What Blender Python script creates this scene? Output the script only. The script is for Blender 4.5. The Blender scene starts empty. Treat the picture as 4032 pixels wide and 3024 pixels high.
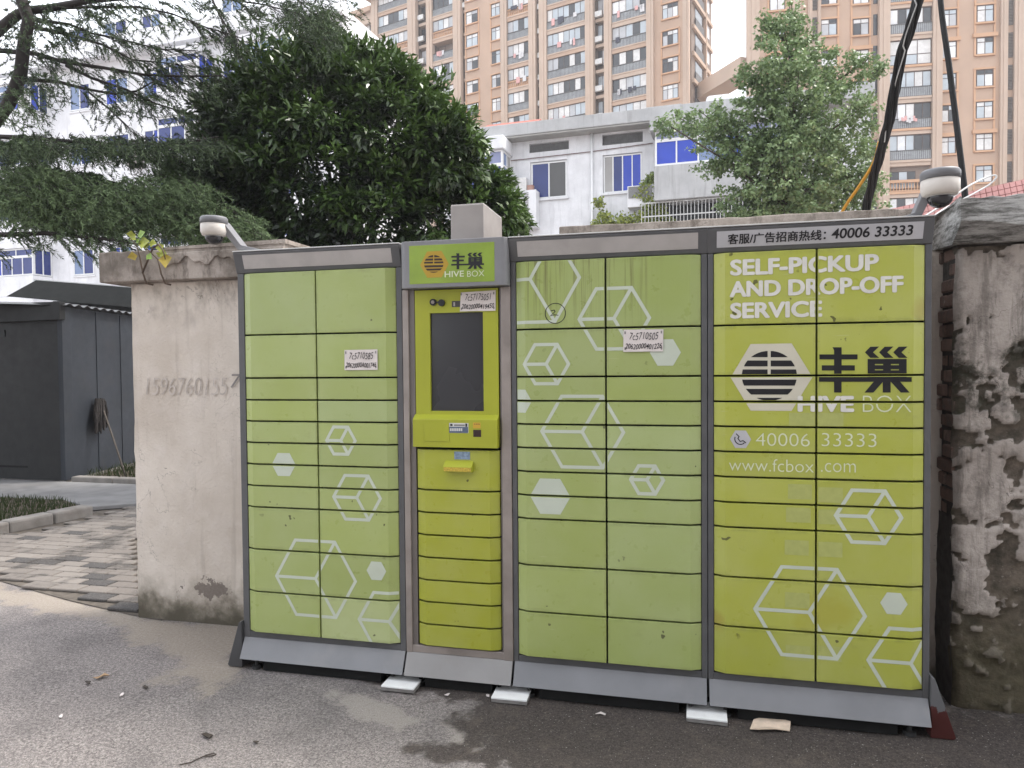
import bpy, bmesh, math, random
import numpy as np
from mathutils import Vector, Matrix, noise
random.seed(7); rng = np.random.default_rng(11)
C = bpy.context.scene.collection
SC = bpy.context.scene

# ---------------------------------------------------------------- camera
FPX = 2799.96                                    # focal length in photo pixels (4032 wide)
CAM = np.array([2.0971, -3.1080, 1.4932])
CR = np.array([[0.9724484912, 0.2329645122, -0.0084538717],
               [0.0022098476, 0.0270504484, 0.9996316271],
               [-0.2331073754, 0.9721089493, -0.0257903517]])   # right, up, forward
cd = bpy.data.cameras.new('camera'); cam = bpy.data.objects.new('camera', cd); C.objects.link(cam)
cd.sensor_width = 36.0; cd.sensor_fit = 'HORIZONTAL'; cd.lens = FPX / 4032 * 36
cd.clip_start = 0.05; cd.clip_end = 3000
cam.matrix_world = Matrix(((CR[0][0], CR[1][0], -CR[2][0], CAM[0]), (CR[0][1], CR[1][1], -CR[2][1], CAM[1]),
                           (CR[0][2], CR[1][2], -CR[2][2], CAM[2]), (0, 0, 0, 1)))
SC.camera = cam

# ---------------------------------------------------------------- sky, sun, exposure (bright overcast)
SUN_EL, SUN_AZ = math.radians(58), math.radians(62)     # azimuth from +Y towards +X
w = bpy.data.worlds.new('World'); SC.world = w; w.use_nodes = True
nt = w.node_tree; nt.nodes.clear()
out = nt.nodes.new('ShaderNodeOutputWorld'); bg = nt.nodes.new('ShaderNodeBackground')
sky = nt.nodes.new('ShaderNodeTexSky'); sky.sky_type = 'NISHITA'; sky.sun_disc = False
sky.sun_elevation = SUN_EL; sky.sun_rotation = SUN_AZ; sky.air_density = 1.5; sky.dust_density = 5; sky.ozone_density = 1
mx = nt.nodes.new('ShaderNodeMix'); mx.data_type = 'RGBA'; mx.inputs[0].default_value = 0.72
mx.inputs[7].default_value = (9.4, 9.6, 10.0, 1)          # even cloud cover
nt.links.new(sky.outputs[0], mx.inputs[6]); nt.links.new(mx.outputs[2], bg.inputs[0])
bg.inputs[1].default_value = 0.1; nt.links.new(bg.outputs[0], out.inputs[0])
sl = bpy.data.lights.new('sun', 'SUN'); sl.energy = 1.4; sl.angle = math.radians(14); sl.color = (1, 0.96, 0.9)
sun = bpy.data.objects.new('sun', sl); C.objects.link(sun); sun.location = (6, -4, 12)
sd = Vector((math.sin(SUN_AZ) * math.cos(SUN_EL), math.cos(SUN_AZ) * math.cos(SUN_EL), math.sin(SUN_EL)))
sun.rotation_euler = sd.to_track_quat('Z', 'Y').to_euler()
SC.view_settings.view_transform = 'Standard'; SC.view_settings.look = 'None'
SC.view_settings.exposure = 1.5; SC.view_settings.gamma = 1.0; SC.view_settings.use_curve_mapping = False
SC.cycles.max_bounces = 5; SC.cycles.transparent_max_bounces = 8

# ---------------------------------------------------------------- photo pixel -> place
def ray(x, y): return np.array([(x - 2016) / FPX, -(y - 1512) / FPX, 1.0]) @ CR
def onY(x, y, Y): d = ray(x, y); return CAM + d * (Y - CAM[1]) / d[1]
def onX(x, y, X): d = ray(x, y); return CAM + d * (X - CAM[0]) / d[0]
def onG(x, y, z=0.0): d = ray(x, y); return CAM + d * (z - CAM[2]) / d[2]
def atD(x, y, D): return CAM + ray(x, y) * D
K = 4032 / 2212
def dD(x, y, D): return atD(x * K, y * K, D)

# ---------------------------------------------------------------- materials
MATS = {}
class NT:
    def __init__(s, name):
        s.m = bpy.data.materials.new(name); s.m.use_nodes = True; s.t = s.m.node_tree
        s.b = s.t.nodes['Principled BSDF']; s.pos = None
    def n(s, typ, **kw):
        x = s.t.nodes.new(typ)
        for k, v in kw.items(): setattr(x, k, v)
        return x
    def l(s, a, b): s.t.links.new(a, b)
    def P(s):
        if not s.pos: s.pos = s.n('ShaderNodeNewGeometry').outputs['Position']
        return s.pos
    def noise(s, scale, detail=4, rough=.55, stretch=None, vec=None, dist=0):
        v = vec or s.P()
        if stretch:
            mp = s.n('ShaderNodeVectorMath', operation='MULTIPLY'); s.l(v, mp.inputs[0]); mp.inputs[1].default_value = stretch; v = mp.outputs[0]
        x = s.n('ShaderNodeTexNoise'); s.l(v, x.inputs['Vector']); x.inputs['Scale'].default_value = scale
        x.inputs['Detail'].default_value = detail; x.inputs['Roughness'].default_value = rough; x.inputs['Distortion'].default_value = dist
        return x.outputs['Fac']
    def math(s, op, a, b=None, clamp=False):
        x = s.n('ShaderNodeMath', operation=op); x.use_clamp = clamp
        for i, v in enumerate((a, b)):
            if v is None: continue
            if isinstance(v, (int, float)): x.inputs[i].default_value = v
            else: s.l(v, x.inputs[i])
        return x.outputs[0]
    def rng(s, v, a, b, c=0., d=1.):
        x = s.n('ShaderNodeMapRange'); x.interpolation_type = 'SMOOTHSTEP'; s.l(v, x.inputs[0])
        for i, q in enumerate((a, b, c, d)): x.inputs[i + 1].default_value = q
        return x.outputs[0]
    def mix(s, f, a, b, mode='MIX'):
        x = s.n('ShaderNodeMix', data_type='RGBA', blend_type=mode)
        for i, v in ((0, f), (6, a), (7, b)):
            if isinstance(v, (int, float)): x.inputs[i].default_value = v
            elif isinstance(v, tuple): x.inputs[i].default_value = (*v, 1)
            else: s.l(v, x.inputs[i])
        return x.outputs[2]
    def sep(s, v=None):
        x = s.n('ShaderNodeSeparateXYZ'); s.l(v or s.P(), x.inputs[0]); return x.outputs
    def attr(s, name):
        x = s.n('ShaderNodeAttribute'); x.attribute_name = name; return x.outputs['Fac']
    def bump(s, h, strength=.3, dist=.01):
        x = s.n('ShaderNodeBump'); x.inputs['Strength'].default_value = strength; x.inputs['Distance'].default_value = dist
        s.l(h, x.inputs['Height']); s.l(x.outputs[0], s.b.inputs['Normal'])
    def set(s, col=None, rough=None, metal=None, spec=None):
        for k, v in (('Base Color', col), ('Roughness', rough), ('Metallic', metal), ('Specular IOR Level', spec)):
            if v is None: continue
            if isinstance(v, tuple): s.b.inputs[k].default_value = (*v, 1)
            elif isinstance(v, (int, float)): s.b.inputs[k].default_value = v
            else: s.l(v, s.b.inputs[k])
        return s.m
def vary(t, c, amt): return tuple(min(1, max(0, q * amt)) for q in c)
def M(name, c, rough=.6, var=.12, scale=6, metal=0., bump=0., bscale=120, spec=.4, dirt=0., dcol=(.06, .05, .04), dscale=3):
    """painted / plain surface: base colour with soft unevenness, optional dirt blotches"""
    if name in MATS: return MATS[name]
    t = NT(name); f = t.rng(t.noise(scale), .25, .75)
    col = t.mix(f, vary(t, c, 1 - var), vary(t, c, 1 + var))
    if dirt:
        d = t.rng(t.noise(dscale, 8, .65), .5, .75, 0, dirt); col = t.mix(d, col, dcol)
    r = t.rng(t.noise(scale * 4), .2, .8, max(.03, rough - .08), min(1, rough + .1))
    t.set(col, r, metal, spec)
    if bump: t.bump(t.noise(bscale, 4, .6), bump, .004)
    MATS[name] = t.m; return t.m

# ---------------------------------------------------------------- mesh building
class MB:
    def __init__(s): s.v = []; s.f = []
    def add(s, vs, fs):
        n = len(s.v); s.v += [tuple(map(float, q)) for q in vs]; s.f += [tuple(n + i for i in f) for f in fs]; return s
    def box(s, x0, x1, y0, y1, z0, z1):
        return s.add([(x0, y0, z0), (x1, y0, z0), (x1, y1, z0), (x0, y1, z0), (x0, y0, z1), (x1, y0, z1), (x1, y1, z1), (x0, y1, z1)],
                     [(0, 3, 2, 1), (4, 5, 6, 7), (0, 1, 5, 4), (1, 2, 6, 5), (2, 3, 7, 6), (3, 0, 4, 7)])
    def hexa(s, p):      # 8 corners, bottom ring then top ring
        return s.add(p, [(0, 3, 2, 1), (4, 5, 6, 7), (0, 1, 5, 4), (1, 2, 6, 5), (2, 3, 7, 6), (3, 0, 4, 7)])
    def prism(s, prof, axis, a, b):   # closed 2-d outline swept along an axis
        n = len(prof)
        def P(q, t):
            return {'x': (t, q[0], q[1]), 'y': (q[0], t, q[1]), 'z': (q[0], q[1], t)}[axis]
        return s.add([P(q, a) for q in prof] + [P(q, b) for q in prof],
                     [tuple(range(n))[::-1], tuple(range(n, 2 * n))] + [(i, (i + 1) % n, n + (i + 1) % n, n + i) for i in range(n)])
    def tube(s, path, rad, seg=8, cap=True):
        path = [Vector(q) for q in path]; n = len(path)
        if not isinstance(rad, (list, tuple)): rad = [rad] * n
        vs = []; up = Vector((0, 0, 1)); prev = None
        for i, q in enumerate(path):
            d = (path[min(i + 1, n - 1)] - path[max(i - 1, 0)]).normalized()
            a = prev - d * prev.dot(d) if prev else d.cross(up if abs(d.z) < .95 else Vector((1, 0, 0)))
            a.normalize(); prev = a; b = d.cross(a)
            for k in range(seg):
                t = 2 * math.pi * k / seg; vs.append(q + (a * math.cos(t) + b * math.sin(t)) * rad[i])
        fs = [(i * seg + k, i * seg + (k + 1) % seg, (i + 1) * seg + (k + 1) % seg, (i + 1) * seg + k) for i in range(n - 1) for k in range(seg)]
        if cap: fs += [tuple(range(seg))[::-1], tuple((n - 1) * seg + k for k in range(seg))]
        return s.add(vs, fs)
    def lathe(s, prof, c=(0, 0, 0), seg=32):    # (r, z) from bottom to top
        vs = [(c[0] + r * math.cos(2 * math.pi * k / seg), c[1] + r * math.sin(2 * math.pi * k / seg), c[2] + z) for r, z in prof for k in range(seg)]
        fs = [(i * seg + k, i * seg + (k + 1) % seg, (i + 1) * seg + (k + 1) % seg, (i + 1) * seg + k) for i in range(len(prof) - 1) for k in range(seg)]
        fs += [tuple(range(seg))[::-1], tuple((len(prof) - 1) * seg + k for k in range(seg))]
        return s.add(vs, fs)
    def mesh(s, name, mat=None, smooth=False, bevel=0, seg=2):
        me = bpy.data.meshes.new(name); me.from_pydata(s.v, [], s.f); me.validate()
        bm = bmesh.new(); bm.from_mesh(me); bmesh.ops.recalc_face_normals(bm, faces=bm.faces)
        if bevel:
            es = [e for e in bm.edges if len(e.link_faces) == 2 and e.calc_face_angle(0) > .6]
            bmesh.ops.bevel(bm, geom=es, offset=bevel, segments=seg, affect='EDGES', profile=.5, clamp_overlap=True)
        bm.to_mesh(me); bm.free()
        if smooth: me.shade_smooth() if hasattr(me, 'shade_smooth') else None
        if mat: me.materials.append(mat)
        return me
    def build(s, name, mat, parent=None, smooth=False, bevel=0, seg=2, kind=None):
        o = bpy.data.objects.new(name, s.mesh(name, mat, smooth, bevel, seg)); return put(o, parent, kind)
def put(o, parent=None, kind=None):
    C.objects.link(o)
    if parent:
        o.parent = parent; o.matrix_parent_inverse = WM[parent.name].inverted() if parent.name in WM else Matrix()
    if kind: o['kind'] = kind
    return o
WM = {}      # world matrices of the parents (identity when missing: local building)
def thing(name, label, cat, loc=(0, 0, 0), group=None, local=False, rotz=0):
    o = bpy.data.objects.new(name, None); C.objects.link(o); o.location = loc; o.rotation_euler = (0, 0, rotz)
    o.empty_display_size = .1
    if not local: WM[o.name] = Matrix.Translation(Vector(loc))
    o['label'] = label; o['category'] = cat
    if group: o['group'] = group
    return o
def tag(o, label, cat, group=None):
    o['label'] = label; o['category'] = cat
    if group: o['group'] = group
    return o
def inst(name, me, parent, loc, rot=(0, 0, 0), scale=(1, 1, 1)):
    o = bpy.data.objects.new(name, me); o.location = loc; o.rotation_euler = rot; o.scale = scale
    return put(o, parent)
def npmesh(name, V, F, mat, parent=None, kind=None, smooth=False, attrs=None):
    """fast mesh: V (n,3); F (m,3|4)"""
    me = bpy.data.meshes.new(name); V = np.asarray(V, np.float32); F = np.asarray(F, np.int32); k = F.shape[1]
    me.vertices.add(len(V)); me.vertices.foreach_set('co', V.ravel())
    me.loops.add(F.size); me.loops.foreach_set('vertex_index', F.ravel())
    me.polygons.add(len(F)); me.polygons.foreach_set('loop_start', np.arange(0, F.size, k, dtype=np.int32))
    me.polygons.foreach_set('loop_total', np.full(len(F), k, np.int32))
    if smooth: me.polygons.foreach_set('use_smooth', np.ones(len(F), bool))
    me.update(); me.validate()
    for an, av in (attrs or {}).items():
        a = me.attributes.new(an, 'FLOAT', 'POINT'); a.data.foreach_set('value', np.asarray(av, np.float32))
    if mat: me.materials.append(mat)
    o = bpy.data.objects.new(name, me); return put(o, parent, kind)
def sstep(x, a, b):
    t = np.clip((x - a) / (b - a), 0, 1); return t * t * (3 - 2 * t)
def nz(x, y, z=0., s=1.): return noise.noise((x * s, y * s, z * s))
# ================================================================ ground
def sdpoly(X, Y, poly):
    """signed distance (positive inside) of points to a polygon"""
    d = np.full(X.shape, 1e9); ins = np.zeros(X.shape, bool); n = len(poly)
    for i in range(n):
        ax, ay = poly[i]; bx, by = poly[(i + 1) % n]; ex, ey = bx - ax, by - ay
        t = np.clip(((X - ax) * ex + (Y - ay) * ey) / (ex * ex + ey * ey + 1e-12), 0, 1)
        d = np.minimum(d, np.hypot(X - ax - t * ex, Y - ay - t * ey))
        c = ((ay > Y) != (by > Y)) & (X < ex * (Y - ay) / (ey if abs(ey) > 1e-9 else 1e-9) + ax); ins ^= c
    return np.where(ins, d, -d)
def gp(pts): return [tuple(onG(x * K, y * K)[:2]) for x, y in pts]
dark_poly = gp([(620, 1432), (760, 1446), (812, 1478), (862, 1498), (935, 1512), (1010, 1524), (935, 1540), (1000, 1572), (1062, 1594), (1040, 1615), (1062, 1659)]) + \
    [(1.35, -1.6), (2.35, -1.6), (2.75, -.62), (3.1, -.34), (3.55, -.16), (3.6, .3), (0, .3)]  # dark asphalt stain, also standing in for contact shadow along the plinth
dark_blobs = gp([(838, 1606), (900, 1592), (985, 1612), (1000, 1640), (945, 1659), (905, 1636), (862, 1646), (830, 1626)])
dust_poly = gp([(-60, 1245), (0, 1262), (292, 1322), (300, 1335), (530, 1350), (528, 1405), (500, 1475), (452, 1500), (340, 1468), (384, 1428), (330, 1402), (262, 1352), (150, 1325), (0, 1302), (-60, 1290)])
pale_poly = gp([(722, 1492), (800, 1500), (880, 1530), (920, 1552), (868, 1585), (800, 1560), (742, 1530)])
pale2 = gp([(940, 1560), (1020, 1555), (1052, 1590), (1022, 1625), (985, 1600)])
pale3 = gp([(800, 1462), (900, 1480), (872, 1500), (810, 1490)])
xs = np.unique(np.concatenate([np.linspace(-400, -8, 12), np.linspace(-8, -3, 20), np.arange(-3, 4.4, .02), np.linspace(4.4, 10, 20), np.linspace(10, 400, 12)]).round(4))
ys = np.unique(np.concatenate([np.linspace(-300, -6, 12), np.linspace(-6, -1.5, 16), np.arange(-1.5, .9, .02), np.linspace(.9, 8, 24), np.linspace(8, 500, 14)]).round(4))
GX, GY = np.meshgrid(xs, ys); X = GX.ravel(); Yv = GY.ravel()
near = (X > -3.2) & (X < 4.6) & (Yv > -1.7) & (Yv < 1)
wob = np.zeros(len(X)); wob2 = np.zeros(len(X)); und = np.zeros(len(X))
for i in np.nonzero(near)[0]:
    wob[i] = nz(X[i], Yv[i], .3, 5) * .6 + nz(X[i], Yv[i], 1.3, 14) * .4 + nz(X[i], Yv[i], 2, 32) * .25
    wob2[i] = nz(X[i], Yv[i], 7.7, 3); und[i] = nz(X[i], Yv[i], 3, 2) * .004
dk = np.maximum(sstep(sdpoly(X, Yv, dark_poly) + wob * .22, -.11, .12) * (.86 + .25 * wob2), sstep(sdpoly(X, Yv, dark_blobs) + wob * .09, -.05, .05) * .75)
ds = sstep(sdpoly(X, Yv, dust_poly) + wob * .16, -.13, .10) * (.9 + .2 * wob2)
pl_ = np.maximum.reduce([sstep(sdpoly(X, Yv, q) + wob * .12, -.08, .06) for q in (pale_poly, pale2, pale3)]) * (.75 + .3 * wob2)
for a in (dk, ds, pl_): a[~near] = 0
ny, nx_ = GX.shape; idx = np.arange(nx_ * ny).reshape(ny, nx_)
F = np.stack([idx[:-1, :-1], idx[:-1, 1:], idx[1:, 1:], idx[1:, :-1]], -1).reshape(-1, 4)
t = NT('asphalt')
fine = t.noise(150, 5, .8); mid = t.noise(38, 6, .7); big = t.noise(2.2, 5, .6); grit = t.noise(900, 2, .6)
base = t.mix(t.rng(fine, .36, .62), (.115, .104, .10), (.42, .385, .37))
base = t.mix(t.rng(mid, .42, .66, 0, .55), base, (.30, .28, .272))
base = t.mix(t.rng(big, .42, .66, 0, .45), base, (.125, .118, .118))
rgh = t.noise(62, 9, .86); base = t.mix(.85, base, t.mix(t.rng(rgh, .40, .60), (.60, .59, .59), (1.55, 1.51, 1.49)), 'MULTIPLY')
wg = t.math('ADD', t.math('MULTIPLY', mid, .75), t.math('MULTIPLY', fine, .55))
def edge(a, lo, hi): return t.rng(t.math('ADD', t.attr(a), t.math('SUBTRACT', wg, .65)), lo, hi)
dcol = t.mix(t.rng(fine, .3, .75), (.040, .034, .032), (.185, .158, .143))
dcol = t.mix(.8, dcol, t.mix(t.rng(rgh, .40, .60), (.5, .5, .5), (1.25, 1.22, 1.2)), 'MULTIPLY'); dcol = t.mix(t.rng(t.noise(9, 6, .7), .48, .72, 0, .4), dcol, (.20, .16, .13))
pcol = t.mix(t.rng(fine, .2, .7), (.27, .24, .22), (.48, .435, .40))
col = t.mix(edge('pale', .35, .75), base, pcol)
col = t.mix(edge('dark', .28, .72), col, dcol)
ucol = t.mix(t.rng(t.noise(70, 8, .75), .3, .7), (.33, .28, .228), (.46, .40, .34))
col = t.mix(t.math('MULTIPLY', edge('dust', .25, .85), .85), col, ucol)
col = t.mix(t.rng(t.noise(140, 1, .4), .735, .76, 0, .75), col, (.62, .6, .57))
t.set(col, t.rng(fine, .2, .8, .72, .95), 0, .3)
t.bump(t.math('ADD', fine, t.math('ADD', t.math('MULTIPLY', mid, .8), rgh)), .9, .012)
road = npmesh('road', np.stack([X, Yv, und], -1), F, t.m, kind='structure', attrs={'dark': dk, 'dust': ds, 'pale': pl_})

# ================================================================ brick pavement through the opening
bedm = M('joint_soil', (.10, .085, .07), .95, .3, 20, bump=.4)
pv = MB()
pp = [(-2.62, .90), (-1.80, .66), (-1.16, .50), (-.9, .46), (-.9, 3.9), (-3.78, 3.9), (-3.95, 2.0), (-4.2, 1.36)]
pv.add([(x, y, .006) for x, y in pp], [tuple(range(len(pp)))])
pave = pv.build('pavement', bedm, kind='structure')
t = NT('paver'); oi = t.n('ShaderNodeObjectInfo').outputs['Random']
pc = t.mix(t.rng(oi, .0, 1.), (.15, .132, .118), (.22, .197, .176)); pc = t.mix(t.rng(oi, .80, .84), pc, (.06, .056, .055))
pc = t.mix(t.rng(t.noise(3.2, 6, .65), .48, .62, 0, .82), pc, (.05, .045, .042)); pc = t.mix(t.rng(t.noise(90, 3), .4, .8, 0, .3), pc, (.27, .25, .23))
t.set(pc, .85, 0, .3); t.bump(t.noise(160, 4, .7), .5, .004); paver = t.m
BL, BW = .222, .112
brick_me = [MB().box(-BL / 2 + .002 * k, BL / 2, -BW / 2, BW / 2 - .002 * k, 0, .02).mesh('brick', paver, bevel=.005, seg=1) for k in range(3)]
nb = 0
for r in range(29):
    y = .53 + r * (BW + .009) + .06
    for c in range(-2, 17):
        x = -4.25 + c * (BL + .009) + (r % 2) * .115
        if x > -.98 or y > 3.86: continue
        if y < .54 - .27 * (x + 1.14): continue
        if x < -3.62 and y > 1.98 - .6 * (x + 3.95) * 0: continue
        if x < -4.1: continue
        # hidden behind the wall end
        q = np.array([x, y, 0]) - CAM; s = q @ CR[2]; px = 2016 + FPX * (q @ CR[0]) / s
        if px > 560 or px < -120: continue
        h = nz(x, y, 0, 1.3) * .002 + random.uniform(-.0015, .0015)
        inst('brick', random.choice(brick_me), pave, (x, y, .006 + h), (random.uniform(-.006, .006), random.uniform(-.006, .006), random.uniform(-.015, .015))); nb += 1

# kerb stones and beds
conc = M('kerb_concrete', (.21, .195, .18), .9, .2, 7, bump=.5, bscale=90, dirt=.6, dcol=(.14, .115, .095), dscale=5)
kerb = MB().box(-3.96, -3.66, 2.02, 2.03, 0, .02).build('kerb', conc, kind='structure')
kp = [(-4.02, 1.30), (-3.95, 2.02), (-3.90, 2.40), (-3.80, 2.86)]
kpts = [(-4.06, 1.22, .0), (-4.0, 1.66, .0), (-3.94, 2.10, 0), (-3.86, 2.50, 0), (-3.80, 2.90, 0)]
for a, b in zip(kpts, kpts[1:]):
    a = Vector(a); b = Vector(b); L = (b - a).length - .012
    me = MB().box(-.085, .085, -L / 2, L / 2, 0, .125).mesh('kerb_stone', conc, bevel=.022, seg=2)
    m = (a + b) / 2; ang = math.atan2(b.y - a.y, b.x - a.x) - math.pi / 2
    inst('kerb_stone', me, kerb, (m.x, m.y, -.01), (random.uniform(-.02, .02), random.uniform(-.03, .03), ang + random.uniform(-.04, .04)))
slabm = M('slab_concrete', (.19, .187, .187), .85, .18, 5, bump=.35, bscale=60, dirt=.45, dcol=(.15, .14, .13), dscale=2.5)
MB().hexa([(-12, 3.28, .004), (-4.45, 3.30, .004), (-3.0, 3.62, .004), (-12, 3.62, .004)] + [(-12, 3.40, .075), (-4.45, 3.36, .075), (-3.9, 3.62, .075), (-12, 3.62, .075)])
sp = MB(); o2 = [(-12, 3.36), (-4.52, 3.32), (-3.95, 3.06), (-3.55, 3.36), (-1.5, 4.30), (-1.5, 4.40), (-12, 4.40)]
n2 = len(o2); sp.prism(o2, 'z', .008, .055); sp.build('path', slabm, kind='structure', bevel=.01)
soil = M('bed_soil', (.085, .066, .05), .95, .35, 12, bump=.8, bscale=60)
MB().prism([(-12, 1.2), (-4.13, 1.22), (-3.95, 2.5), (-3.90, 2.96), (-4.5, 3.30), (-12, 3.34)], 'z', .004, .06).build('planting_bed', soil, kind='structure')
MB().prism([(-5.52, 4.56), (-3.2, 4.56), (-3.2, 7), (-5.95, 7)], 'z', .004, .07).build('back_bed', soil, kind='structure')
for a, b in ((-5.55, -4.92), (-4.91, -4.2), (-4.19, -3.5)):
    inst('kerb_stone', MB().box(-(b - a) / 2 + .006, (b - a) / 2 - .006, -.07, .07, 0, .115).mesh('kerb_stone', conc, bevel=.015), kerb, ((a + b) / 2, 4.49, 0), (0, 0, random.uniform(-.02, .02)))
# grass in the beds
def blades(n, poly_fn, h0, h1, w0, zfn, lean=.5):
    V = []; Fa = []
    for _ in range(n):
        x, y = poly_fn(); h = random.uniform(h0, h1); a = random.uniform(0, 6.28); l = random.uniform(0, lean) * h; b = random.uniform(0, 6.28); ww = random.uniform(.6, 1) * w0
        dx, dy = math.cos(a) * ww, math.sin(a) * ww; k = len(V); z = zfn(x, y); lx, ly = math.cos(b) * l, math.sin(b) * l
        V += [(x - dx, y - dy, z), (x + dx, y + dy, z), (x + dx * .6 + lx * .4, y + dy * .6 + ly * .4, z + h * .6), (x + lx, y + ly, z + h)]
        Fa += [(k, k + 1, k + 2, k + 3)]
    return V, Fa
t = NT('grass'); g = t.mix(t.noise(8), (.014, .024, .007), (.05, .068, .018)); t.set(g, .6, 0, .3); grassm = t.m
def bedpt():
    while True:
        x = random.uniform(-6.2, -3.98); y = random.uniform(1.9, 3.3)
        if x < -4.07 + (y - 1.9) * .11 and y < 3.3 - max(0, x + 4.5) * .6: return x, y
V, Fa = blades(4600, bedpt, .025, .085, .006, lambda x, y: .05)
grass = npmesh('grass', V, Fa, grassm, kind='stuff'); tag(grass, 'short scruffy grass in the bed behind the kerb stones', 'grass')
V, Fa = blades(900, lambda: (random.uniform(-5.6, -4.3), random.uniform(4.6, 5.6)), .04, .15, .006, lambda x, y: .06)
tag(npmesh('weeds', V, Fa, grassm, kind='stuff'), 'low weeds on the soil at the foot of the grey shed', 'weeds')

# ================================================================ plastered garden wall behind the lockers
t = NT('old_plaster'); X_, Y_, Z_ = t.sep()
n1 = t.noise(1.6, 7, .62); n2_ = t.noise(9, 6, .6); n3 = t.noise(60, 4, .6); st = t.noise(1.0, 5, .6, stretch=(14, 14, 1.1))
pc = t.mix(t.rng(n1, .3, .7), (.53, .465, .40), (.69, .625, .555))
pc = t.mix(t.rng(n2_, .45, .75, 0, .3), pc, (.68, .62, .58)); pc = t.mix(t.rng(st, .54, .72, 0, .28), pc, (.25, .205, .17))
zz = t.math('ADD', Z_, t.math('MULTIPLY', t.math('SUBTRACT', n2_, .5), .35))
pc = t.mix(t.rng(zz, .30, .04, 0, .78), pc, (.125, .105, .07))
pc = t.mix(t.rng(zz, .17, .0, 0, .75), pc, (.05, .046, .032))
# grimy run-off under the coping and over the coping itself
top = t.rng(zz, 1.66, 1.98); pc = t.mix(t.math('MULTIPLY', t.math('MULTIPLY', top, t.rng(t.noise(5, 7, .7, stretch=(1, 1, .6)), .44, .66)), .7), pc, (.19, .155, .13))
cop = t.rng(Z_, 1.985, 2.0); cc = t.mix(t.rng(t.noise(3, 7, .68), .35, .66), (.15, .128, .108), (.40, .35, .31)); cc = t.mix(t.rng(t.noise(13, 6, .7, stretch=(1, 1, .35)), .5, .68, 0, .7), cc, (.10, .082, .068))
pc = t.mix(cop, pc, cc)
ck = t.rng(t.math('ABSOLUTE', t.math('SUBTRACT', t.noise(3.1, 5, .6, dist=.6), .5)), 0, .006, .55, 0); pc = t.mix(t.math('MULTIPLY', ck, t.rng(n1, .45, .6)), pc, (.10, .08, .065))
# exposed render patch near the foot
pa = t.math('ADD', t.math('ABSOLUTE', t.math('MULTIPLY', t.math('ADD', X_, .59), 1.0)), t.math('MULTIPLY', t.math('ABSOLUTE', t.math('SUBTRACT', Z_, .205)), 2.6))
pa = t.math('ADD', pa, t.math('MULTIPLY', t.math('SUBTRACT', t.noise(14, 5, .65), .5), .55)); pc = t.mix(t.rng(pa, .15, .125, 0, .9), pc, t.mix(n3, (.10, .085, .075), (.24, .20, .175)))
t.set(pc, .92, 0, .25); t.bump(t.math('ADD', t.math('MULTIPLY', n2_, 1.2), t.math('MULTIPLY', n3, .6)), .55, .012); plaster = t.m
wall = thing('garden_wall', 'weathered beige plastered wall running behind the green lockers', 'wall', (0, .6, 0))
def wob_grid(x0, x1, z0, z1, y, amp, step=.03, sc=2.5):
    a = np.arange(x0, x1 + 1e-6, (x1 - x0) / max(1, round((x1 - x0) / step))); b = np.arange(z0, z1 + 1e-6, (z1 - z0) / max(1, round((z1 - z0) / step)))
    V = [(x, y + amp * (nz(x, zq, y, sc) + .4 * nz(x, zq, y, sc * 4)), zq) for zq in b for x in a]; n = len(a)
    Fq = [(j * n + i, j * n + i + 1, (j + 1) * n + i + 1, (j + 1) * n + i) for j in range(len(b) - 1) for i in range(n - 1)]
    return V, Fq
wb = MB()      # slightly uneven body: front sheet with real thickness behind
def jag(v0, v1, n, amp, seed): return [(v0 + (v1 - v0) * i / n, amp * nz(i * .7, seed, 0)) for i in range(n + 1)]
outl = [(-1.088 + d, z) for z, d in jag(0, 2.0, 30, .012, 3.1)]
ZT = 2.0
prof = outl + [(3.3, ZT), (3.3, 0)]
wb.prism([(x, z) for x, z in prof], 'y', .49, .73); wb.build('wall_body', plaster, wall)
V, Fq = wob_grid(-1.078, 3.2, 0.0, 1.998, .482, .006, .05); npmesh('plaster_face', V, Fq, plaster, wall, smooth=True)
# coping stones: left run, lower middle, right run
def coping(x0, x1, zt, seed):
    b = MB(); pts = [(x0, 2.0)] + [(x0 + (x1 - x0) * i / 24, 2.0 + .004 * nz(i, seed, 1)) for i in range(1, 24)] + [(x1, 2.0)]
    tp = [(x1 - (x1 - x0) * i / 24, zt + .008 * nz(i * 1.3, seed, 5)) for i in range(25)]
    b.prism(pts + tp, 'y', .405, .81); return b.build('coping', plaster, wall, bevel=.006)
coping(-1.235, -.02, 2.176, 1.); coping(-.018, 1.50, 2.06, 2.); coping(1.502, 3.12, 2.182, 3.)
# second, scalloped layer of render hanging on the coping front
sc_ = [(-.80 + .78 * i / 40, 2.10 - .02 * math.sin(i * .55) - .012 * math.sin(i * 1.3) + .006 * nz(i, 0, 0)) for i in range(41)] + [(-.02, 2.158), (-.80, 2.15)]
MB().prism(sc_, 'y', .392, .412).build('render_drip', plaster, wall, bevel=.004)
MB().prism([(-.78 + .77 * i / 20, 2.172 + .006 * nz(i, 3, 3)) for i in range(21)] + [(-.01, 2.196), (-.5, 2.19), (-.78, 2.186)], 'y', .40, .80).build('mortar_cap', plaster, wall)

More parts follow.
